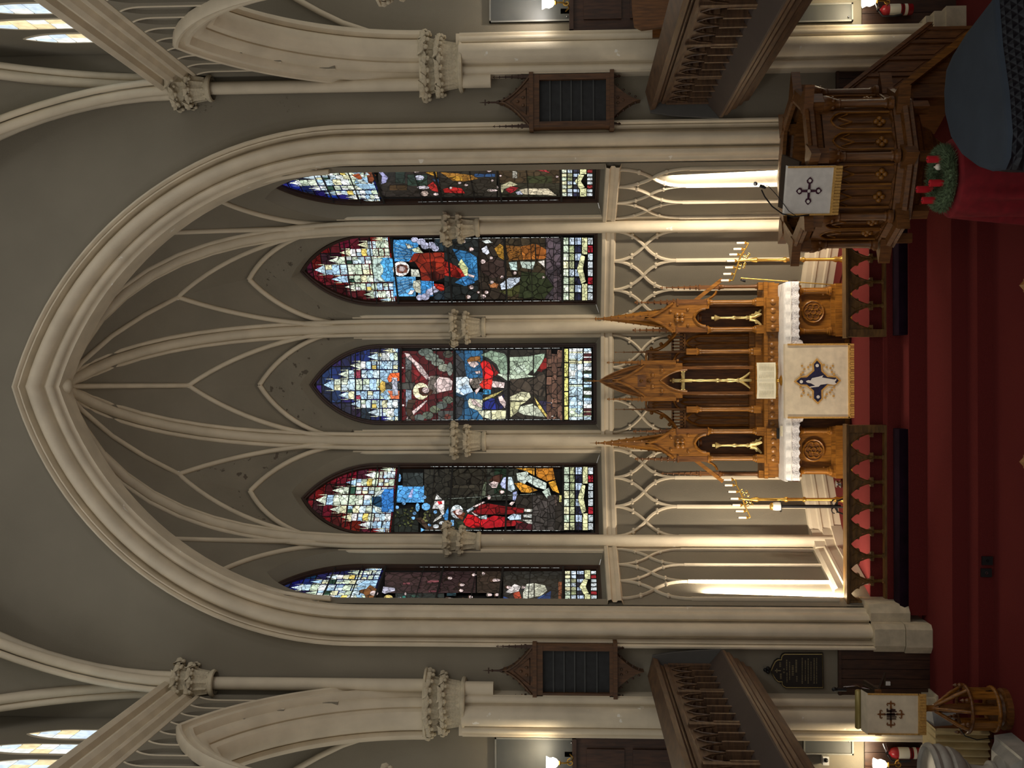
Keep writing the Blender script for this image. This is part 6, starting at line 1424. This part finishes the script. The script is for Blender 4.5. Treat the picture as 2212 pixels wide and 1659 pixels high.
# ================================================================== ADVENT TABLE AND WREATH
TX, TY, TZ = at(2060, 385, 10.65).x, 10.65, .875
tb = thing('draped_table', 'round table under a red cloth below the pulpit', 'table', (TX, TY, 0))
m = MB(); rows = []; N = 128
for f, z in ((.01, TZ), (.6, TZ), (.97, TZ-.002), (1.0, TZ-.02), (1.03, TZ-.2), (1.06, TZ-.5), (1.09, .03), (1.09, .0)):
    rows.append([(TX+.37*f*(1+(.10*math.sin(i*2*math.pi/N*11)+.05*math.sin(i*2*math.pi/N*17+1))*max(0, (TZ-z))*1.1)*math.cos(i*2*math.pi/N), TY+.37*f*(1+(.10*math.sin(i*2*math.pi/N*11)+.05*math.sin(i*2*math.pi/N*17+1))*max(0, (TZ-z))*1.1)*math.sin(i*2*math.pi/N), z) for i in range(N)])
m.grid(rows, True); m.build('red_cloth', REDCL, tb, 60)
for a in range(3): MB().tube([(TX, TY, .42), (TX+.2*math.cos(a*2.1), TY+.2*math.sin(a*2.1), .2), (TX+.3*math.cos(a*2.1), TY+.3*math.sin(a*2.1), 0)], .02, 6).build('leg', OAKD, tb, 60)
wr = thing('advent_wreath', 'green fir advent wreath lying on the red table', 'wreath', (TX, TY, TZ))
WRZ = TZ+.06; RWr = .235
MB().tube([(TX+RWr*math.cos(i*math.pi/16), TY+RWr*math.sin(i*math.pi/16), WRZ) for i in range(32)], .06, 8, closed=True).build('wreath_ring', FIR, wr, 60)
m = MB(); rnd = random.Random(3)
for i in range(6000):
    a = rnd.uniform(0, 2*math.pi); b = rnd.uniform(-.6, math.pi+.6)
    c = Vector((TX+RWr*math.cos(a), TY+RWr*math.sin(a), WRZ)); rad = Vector((math.cos(a), math.sin(a), 0)); tgn = Vector((-math.sin(a), math.cos(a), 0))
    o = rad*math.cos(b)+Vector((0,0,math.sin(b))); p = c+o*.05
    d = (o*.7+tgn*rnd.uniform(-.9, .9)+Vector((0,0,rnd.uniform(-.1,.5)))).normalized(); e = d.cross(o); e = e.normalized() if e.length > 1e-4 else tgn
    L_ = rnd.uniform(.03, .07); q = p+d*L_
    if q.z < TZ+.004: q.z = TZ+.004
    m.add([p-e*.0045, p+e*.0045, q], [(0,1,2)])
nd = m.build('fir_needles', FIR, wr, 0, kind='stuff', fix=False)
for i, (v, y, h) in enumerate(((2014, 350, 62), (1998, 394, 66), (2010, 399, 64), (2000, 427, 66))):
    a = [(.62, 'n')][0]
    ang = (math.radians(-40), math.radians(110), math.radians(-112), math.radians(172))[i]
    cx_, cy_ = TX+RWr*.86*math.cos(ang), TY+RWr*.86*math.sin(ang)
    t = thing('red_candle', ('red pillar candle on the wreath beside the white ball', 'red pillar candle at the far edge of the wreath', 'red pillar candle at the near edge of the wreath', 'red pillar candle at the altar side edge of the wreath')[i], 'candle', (cx_, cy_, WRZ+.03), 'red advent candles')
    MB().lathe([(.034,0),(.034,.15),(.026,.155),(.02,.145)], (cx_, cy_, WRZ+.03), 14).build('wax', REDWAX, t, 40)
    MB().tube([(cx_, cy_, WRZ+.17), (cx_, cy_, WRZ+.205)], .003, 5).build('wick', BLACK, t, 60)
    MB().lathe([(.04,0),(.046,.012),(.046,.02)], (cx_, cy_, WRZ+.022), 12).build('candle_ring', CHROME, t, 40)
cx_, cy_ = TX+RWr*.6*math.cos(-.9), TY+RWr*.6*math.sin(-.9)
m = MB().ball((cx_, cy_, WRZ+.075), .032, 12, 8); m.lathe([(.008,0),(.008,.012)], (cx_, cy_, WRZ+.104), 6); tag(m.build('bauble', WHITEWAX, None, 60), 'white ball set in the advent wreath', 'bauble')
# ================================================================== PIANO
def lz(v, y, z=1.02): d = ray(v, y); k = (z-EYE)/d.z; p = C_P+d*k; return (p.x, p.y)
tail = [(2152,-14),(2144,0),(2090,70),(2060,118),(2046,150),(2041,200),(2043,245),(2056,297),(2080,335),(2113,360),(2140,369),(2167,366),(2178,340),(2182,287),(2175,200),(2161,100),(2147,0)]
pts = [lz(v, y) for v, y in tail]
pts = pts[:-1]
pn = thing('covered_grand_piano', 'large piano shape under a fitted blue-grey cover with quilted sides', 'piano', (2.5, 9.5, 0))
cxp = sum(p[0] for p in pts)/len(pts); cyp = sum(p[1] for p in pts)/len(pts)
def offp(k): 
    q = inset([(a, b) for a, b in pts], k); return q
m = MB(); rows = [[(a, b, 1.0) for a, b in offp(.04)], [(a, b, 1.02) for a, b in offp(.015)], [(a, b, 1.005) for a, b in offp(0)]]
n = len(pts)
m.grid(rows, True); m.f.append(tuple(range(n))); 
top = m; 
mt = MB(); ins = [(a, b, 1.035) for a, b in offp(.05)]; mt.add(ins, [tuple(range(n))]); mt.grid([ins, [(a, b, 1.03) for a, b in offp(.012)], [(a, b, 1.0) for a, b in offp(-.004)]], True); mt.build('cover_top', PIANOT, pn, 50)
QUILT = bpy.data.materials.new('quilted_cover'); QUILT.use_nodes = True
nt_ = QUILT.node_tree; b_ = nt_.nodes['Principled BSDF']; b_.inputs['Base Color'].default_value = (*lin((26, 31, 40)), 1); b_.inputs['Roughness'].default_value = .6
tc = nt_.nodes.new('ShaderNodeTexCoord'); mp1 = nt_.nodes.new('ShaderNodeMapping'); mp1.inputs['Rotation'].default_value = (.785, .785, 0); mp1.inputs['Scale'].default_value = (1, 1, 1)
wv = nt_.nodes.new('ShaderNodeTexWave'); wv.inputs['Scale'].default_value = 6.5; wv.wave_profile = 'SIN'; wv.bands_direction = 'DIAGONAL'; nt_.links.new(tc.outputs['Object'], wv.inputs[0])
wv2 = nt_.nodes.new('ShaderNodeTexWave'); wv2.inputs['Scale'].default_value = 6.5; wv2.bands_direction = 'DIAGONAL'; mp2 = nt_.nodes.new('ShaderNodeMapping'); mp2.inputs['Scale'].default_value = (-1, -1, 1); nt_.links.new(tc.outputs['Object'], mp2.inputs[0]); nt_.links.new(mp2.outputs[0], wv2.inputs[0])
mi = nt_.nodes.new('ShaderNodeMath'); mi.operation = 'MINIMUM'; nt_.links.new(wv.outputs['Fac'], mi.inputs[0]); nt_.links.new(wv2.outputs['Fac'], mi.inputs[1])
bp_ = nt_.nodes.new('ShaderNodeBump'); bp_.inputs['Strength'].default_value = 1.; bp_.inputs['Distance'].default_value = .03; nt_.links.new(mi.outputs[0], bp_.inputs['Height']); nt_.links.new(bp_.outputs[0], b_.inputs['Normal'])
ms = MB(); prof_ = [(0, 1.0), (-.015, .85), (-.02, .6), (-.015, .42)]
ms.grid([[(a, b, z) for a, b in offp(k)] for k, z in prof_], True); ms.build('quilted_skirt', QUILT, pn, 50)
MB().prism(offp(.06), lambda a, b, c: (a, b, c), .5, .98).build('case', BLACK, pn, 0)
for a, b in ((2.1, 9.35), (2.6, 10.05), (2.85, 9.15)): MB().lathe([(.03,0),(.035,.04),(.045,.08),(.07,.3),(.075,.5)], (a, b, 0), 10).build('leg', BLACK, pn, 40)
# ================================================================== LECTERN
LY = 11.6; LX = at(2100, 1531, LY).x
def lzv(v): return zz(v, LY)
lc = thing('lectern', 'turned oak lectern with struts, ring and slatted drum base', 'lectern', (LX, LY, 0))
MB().lathe([(.21,0),(.21,.05),(.17,.07),(.15,.12),(.2,.13)], (LX, LY, 0), 20).build('foot', OAKD, lc, 40)
zd0, zd1 = .12, zz(2082, LY)
MB().tube([(LX+.215*math.cos(i*math.pi/12), LY+.215*math.sin(i*math.pi/12), zd0+.02) for i in range(24)], .022, 8, closed=True).build('lower_ring', OAK, lc, 60)
MB().tube([(LX+.235*math.cos(i*math.pi/12), LY+.235*math.sin(i*math.pi/12), zd1) for i in range(24)], .020, 8, closed=True).build('upper_ring', OAKD, lc, 60)
for i in range(8):
    a = i*math.pi/4+.2; MB().obox((LX+.20*math.cos(a), LY+.20*math.sin(a), (zd0+zd1)/2), Vector((-math.sin(a), math.cos(a), 0))*.042, Vector((math.cos(a), math.sin(a), 0))*.012, (0,0,(zd1-zd0)/2)).build('slat', OAK, lc, 0)
MB().lathe([(.05,0),(.045,.2),(.045,.55)], (LX, LY, zd0), 10).build('core_post', OAKD, lc, 40)
zj = lzv(2016)
for i in range(6):
    a = i*math.pi/3-.4; MB().tube([(LX+.03*math.cos(a), LY+.03*math.sin(a), zj), (LX+.09*math.cos(a), LY+.09*math.sin(a), zj-.09), (LX+.17*math.cos(a), LY+.17*math.sin(a), zj-.20), (LX+.225*math.cos(a), LY+.225*math.sin(a), zd1+.01)], [.016,.02,.02,.018], 7).build('strut', OAK, lc, 60)
    MB().lathe([(.02,0),(.026,.03),(.012,.05),(.02,.07),(.004,.10)], (LX+.235*math.cos(a+.5), LY+.235*math.sin(a+.5), zd1+.015), 8).build('finial', OAKD, lc, 40)
MB().lathe([(.05,0),(.035,.03),(.032,.1),(.04,.12),(.032,.14),(.03,.7)], (LX, LY, zj-.03), 10).build('stem', OAK, lc, 40)
zk = lzv(1872)
MB().obox((LX, LY+.03, zk-.05), (.23, 0, 0), (0, .17, .035), (0, -.004, .014)).build('book_desk', mat('dark_desk', (54, 40, 28), .5), lc, 0)
MB().box(LX-.23, LX+.23, LY-.18, LY-.15, zk-.09, zk-.03).build('desk_ledge', OAKD, lc, 0)
x_ = at(1890, 1474, LY).x
MB().add([(LX+.2, LY-.12, zk-.06), (LX+.36, LY+.05, zk-.18), (LX+.2, LY+.1, zk-.19), (LX+.2, LY+.15, zk+.02), (LX+.2, LY-.12, zk-.08), (LX+.36, LY+.05, zk-.2), (LX+.2, LY+.1, zk-.21)], [(0,1,2),(0,2,3),(0,1,5,4),(1,2,6,5)]).build('folded_flap', mat('dark_desk', (54, 40, 28), .5), lc, 0)
lf = thing('lectern_fall', 'cream lectern fall with brown IHS monogram and gold fringe', 'cloth', (LX, LY-.2, lzv(2000)))
YL = LY-.2
def gz(x, y): p = at(1780+x/5.12, 1380+y/5.12, YL); return (p.x, p.z)
xa_, xb_ = sorted((gz(700,605)[0], gz(700,1060)[0]))
za1, za0 = gz(484, 830)[1], gz(1130, 830)[1]
m = MB(); rows = [[(xa_+(xb_-xa_)*i/14, YL+.003*math.sin(i*.9)*j/6, za1+(gz(1045,830)[1]-za1)*j/6) for i in range(15)] for j in range(7)]
rows = [[(x, YL+.14, za1+.03) for x, y, z in rows[0]], [(x, YL+.02, za1+.006) for x, y, z in rows[0]]] + rows
m.grid(rows); m.grid([[(x, y+.008, z) for x, y, z in r] for r in rows]); m.build('damask', DAMASK, lf, 60, fix=False)
for q in ((xa_, xa_+.014), (xb_-.014, xb_)): MB().box(q[0], q[1], YL-.008, YL+.006, gz(1045,0)[1], za1).build('side_braid', GOLDT, lf, 0)
zf = gz(1062,830)[1]; MB().box(xa_, xb_, YL-.008, YL+.006, zf, gz(1040,830)[1]).build('hem_braid', GOLDT, lf, 0)
for i in range(14): MB().box(xa_+(xb_-xa_)*(i+.06)/14, xa_+(xb_-xa_)*(i+.92)/14, YL-.006-.002*(i % 2), YL+.006, za0, zf).build('fringe_tuft', GOLDT, lf, 0)
def strokes(name, mm, polys, parent, fnz, Yp, c=.006):
    for P in polys: MB().prism([fnz(*p) for p in P], FLAT, Yp-c-.003, Yp-c).build(name, mm, parent, 0)
fl4 = []
for a in range(4):
    def R_(x, y, a=a): th = a*math.pi/2; return (737+x*math.cos(th)-y*math.sin(th), 832+x*math.sin(th)+y*math.cos(th))
    fl4.append([R_(*p) for p in [(60,-12),(110,-7),(112,-40),(95,-30),(90,-38),(108,-50),(125,-40),(126,-12),(155,0),(126,12),(125,40),(108,50),(90,38),(95,30),(112,40),(110,7),(60,12)]])
strokes('monogram_scroll', BROWNTH, fl4, lf, gz, YL)
strokes('monogram_letter', DBROWNTH, [rc(690,795,800,806), rc(690,855,800,866), rc(664,828,812,838), [(688,770),(700,765),(705,785),(740,785),(740,770),(786,775),(790,790),(755,800),(690,800)], rc(690,876,795,888), rc(730,770,742,900), [(690,820),(780,815),(785,848),(690,848)]], lf, gz, YL, .008)
t = thing('lectern_microphone', 'black microphone on a boom above the lectern', 'microphone', (LX+.1, LY, zk))
pts = [at(v, y, LY) for v, y in ((1878, 1488), (1858, 1484), (1852, 1480), (1822, 1484))]
MB().tube(pts, .006, 6).build('boom', CHROME, t, 60)
MB().tube([at(1828,1490,LY), at(1808,1489,LY)], [.016,.02], 8).build('microphone_body', BLACK, t, 50); MB().ball(at(1802,1489,LY), .026, 8, 6).build('grille', BLACK, t, 60)
t = thing('brass_reading_lamp', 'brass tube reading lamp over the lectern desk', 'lamp', (LX, LY, zk))
a, b = at(1854, 1490, LY), at(1854, 1574, LY)
m = MB(); m.tube([a, a.lerp(b,.03), a.lerp(b,.97), b], [.022,.034,.034,.022], 12); m.build('shade_tube', mat('satin_brass', (168, 152, 92), .35, .3, var=.05), t, 50)
MB().tube([a.lerp(b,.1)+Vector((0,.02,-.03)), a.lerp(b,.1)+Vector((0,.04,-.08)), Vector((LX+.1, LY+.08, zk+.08))], .008, 6).build('arm', BRASS, t, 60)
# cable from the lectern and floor boxes
cb = [at(v, y, 11.5) for v, y in ((2073, 1574), (2085, 1590), (2110, 1598))]; cb.append(Vector((cb[-1].x, 11.6, .006)))
tag(MB().tube(cb, .006, 6).build('lectern_cable', BLACK, None, 60), 'thin black cable trailing from the lectern base', 'cable')
for v, y, lab in ((2132, 1211, 'black floor socket box in the red carpet'), (2130, 1237, 'black floor box with a round metal jack in the red carpet')):
    d = ray(v, y); p = C_P+d*((0.-EYE)/d.z); y_ = 11.90
    q = at(v, y, 11.92); t = thing('floor_box', lab, 'socket', (q.x, 11.915, q.z-.06))
    MB().box(q.x-.045, q.x+.045, 11.905, 11.935, q.z-.055, q.z+.055).build('plate', BLACK, t, 0)
    MB().tube([(q.x+.012*math.cos(a), 11.902, q.z+.012*math.sin(a)) for a in [i*.785 for i in range(8)]], .004, 5, closed=True).build('jack_ring', CHROME if v == 2130 else IRON, t, 60)
# ================================================================== FONT, DRAPED CHEST, PEW TOPS
FX, FY = at(2080, 1688, 11.1).x, 11.1
ft_ = thing('baptismal_font', 'grey marble baptismal font with moulded bowl and square plinth', 'font', (FX, FY, 0))
fz_ = lambda v: zz(v, FY)
MB().lathe([(.02,.93),(.31,.93),(.33,.955),(.355,.945),(.365,.915),(.35,.885),(.33,.875),(.35,.85),(.355,.815),(.335,.78),(.31,.77),(.33,.74),(.315,.69),(.28,.64),(.23,.61),(.21,.59)], (FX, FY, 0), 28).build('bowl', MARBLE, ft_, 40)
MB().lathe([(.21,.60),(.22,.59),(.20,.57),(.17,.55),(.16,.50),(.15,.40),(.17,.36),(.20,.35),(.20,.32),(.17,.30),(.22,.26),(.25,.25)], (FX, FY, 0), 24).build('stem', MARBLE, ft_, 40)
m = MB()
for z0, z1, r0, r1 in ((.25,.18,.24,.32),(.18,.0,.35,.37)):
    m.lathe([(r1*1.414, z1), (r0*1.414, z0)], (FX, FY, 0), 4, a0=math.pi/4)
m.build('plinth', MARBLE, ft_, 0)
CY = 12.15; cx0, cx1 = sorted((at(2070, 1563, CY).x, at(2070, 1652, CY).x))
dc = thing('draped_stand', 'low stand under a cream pleated drape behind the font', 'stand', ((cx0+cx1)/2, CY, 0))
m = MB(); rows = []
for f, z in ((1., .60), (1., .57), (1.02, .3), (1.05, .05)):
    rows.append([(cx0+(cx1-cx0)*i/48, CY-.2*f-.03*math.sin(i*.75)*(1 if z < .59 else 0)*f, z) for i in range(49)])
rows = [[(x, CY+.2, .61) for x, y, z in rows[0]]] + rows
m.grid(rows); m.build('pleated_drape', CREAMCL, dc, 60, fix=False)
MB().box(cx0+.01, cx1-.01, CY-.16, CY+.2, .0, .595).build('stand_body', OAKD, dc, 0)
m = MB(); xg0, xg1 = sorted((at(2020, 1528, CY).x, at(2020, 1563, CY).x)); m.add([(xg0, CY-.1, .58), (xg1, CY-.15, .62), (xg1, CY+.1, .63), (xg0, CY+.1, .6), (xg0+.02, CY-.12, .40), (xg1, CY-.18, .36)], [(0,1,2,3),(0,1,5,4)])
tag(m.build('grey_cloth', mat('grey_cloth', (168, 170, 172), .9), None, 0, fix=False), 'pale grey cloth hanging beside the cream drape', 'cloth')
for y, lab in ((620, 'wooden pew corner nearest the red draped table'), (1002, 'wooden pew corner across the aisle from the red draped table')):
    d = ray(2204, y); q = at(2204, y, 7.6)
    t = thing('pew_end', lab, 'pew', (q.x, 7.5, 0)); sg = 1 if y < 829 else -1
    x0, x1 = (q.x-.02, q.x+.045)
    MB().plate([(x0, 0), (x1, 0), (x1, q.z-.03), ((x0+x1)/2, q.z), (x0, q.z-.03)], 7.3, 7.62).build('end_panel', OAK, t, 0)
    MB().box(x0-.012, x1+.012, 7.28, 7.64, q.z-.06, q.z-.035).build('cap_moulding', OAK, t, 0)
bpy.data.objects.remove(LEAF_PROTO)
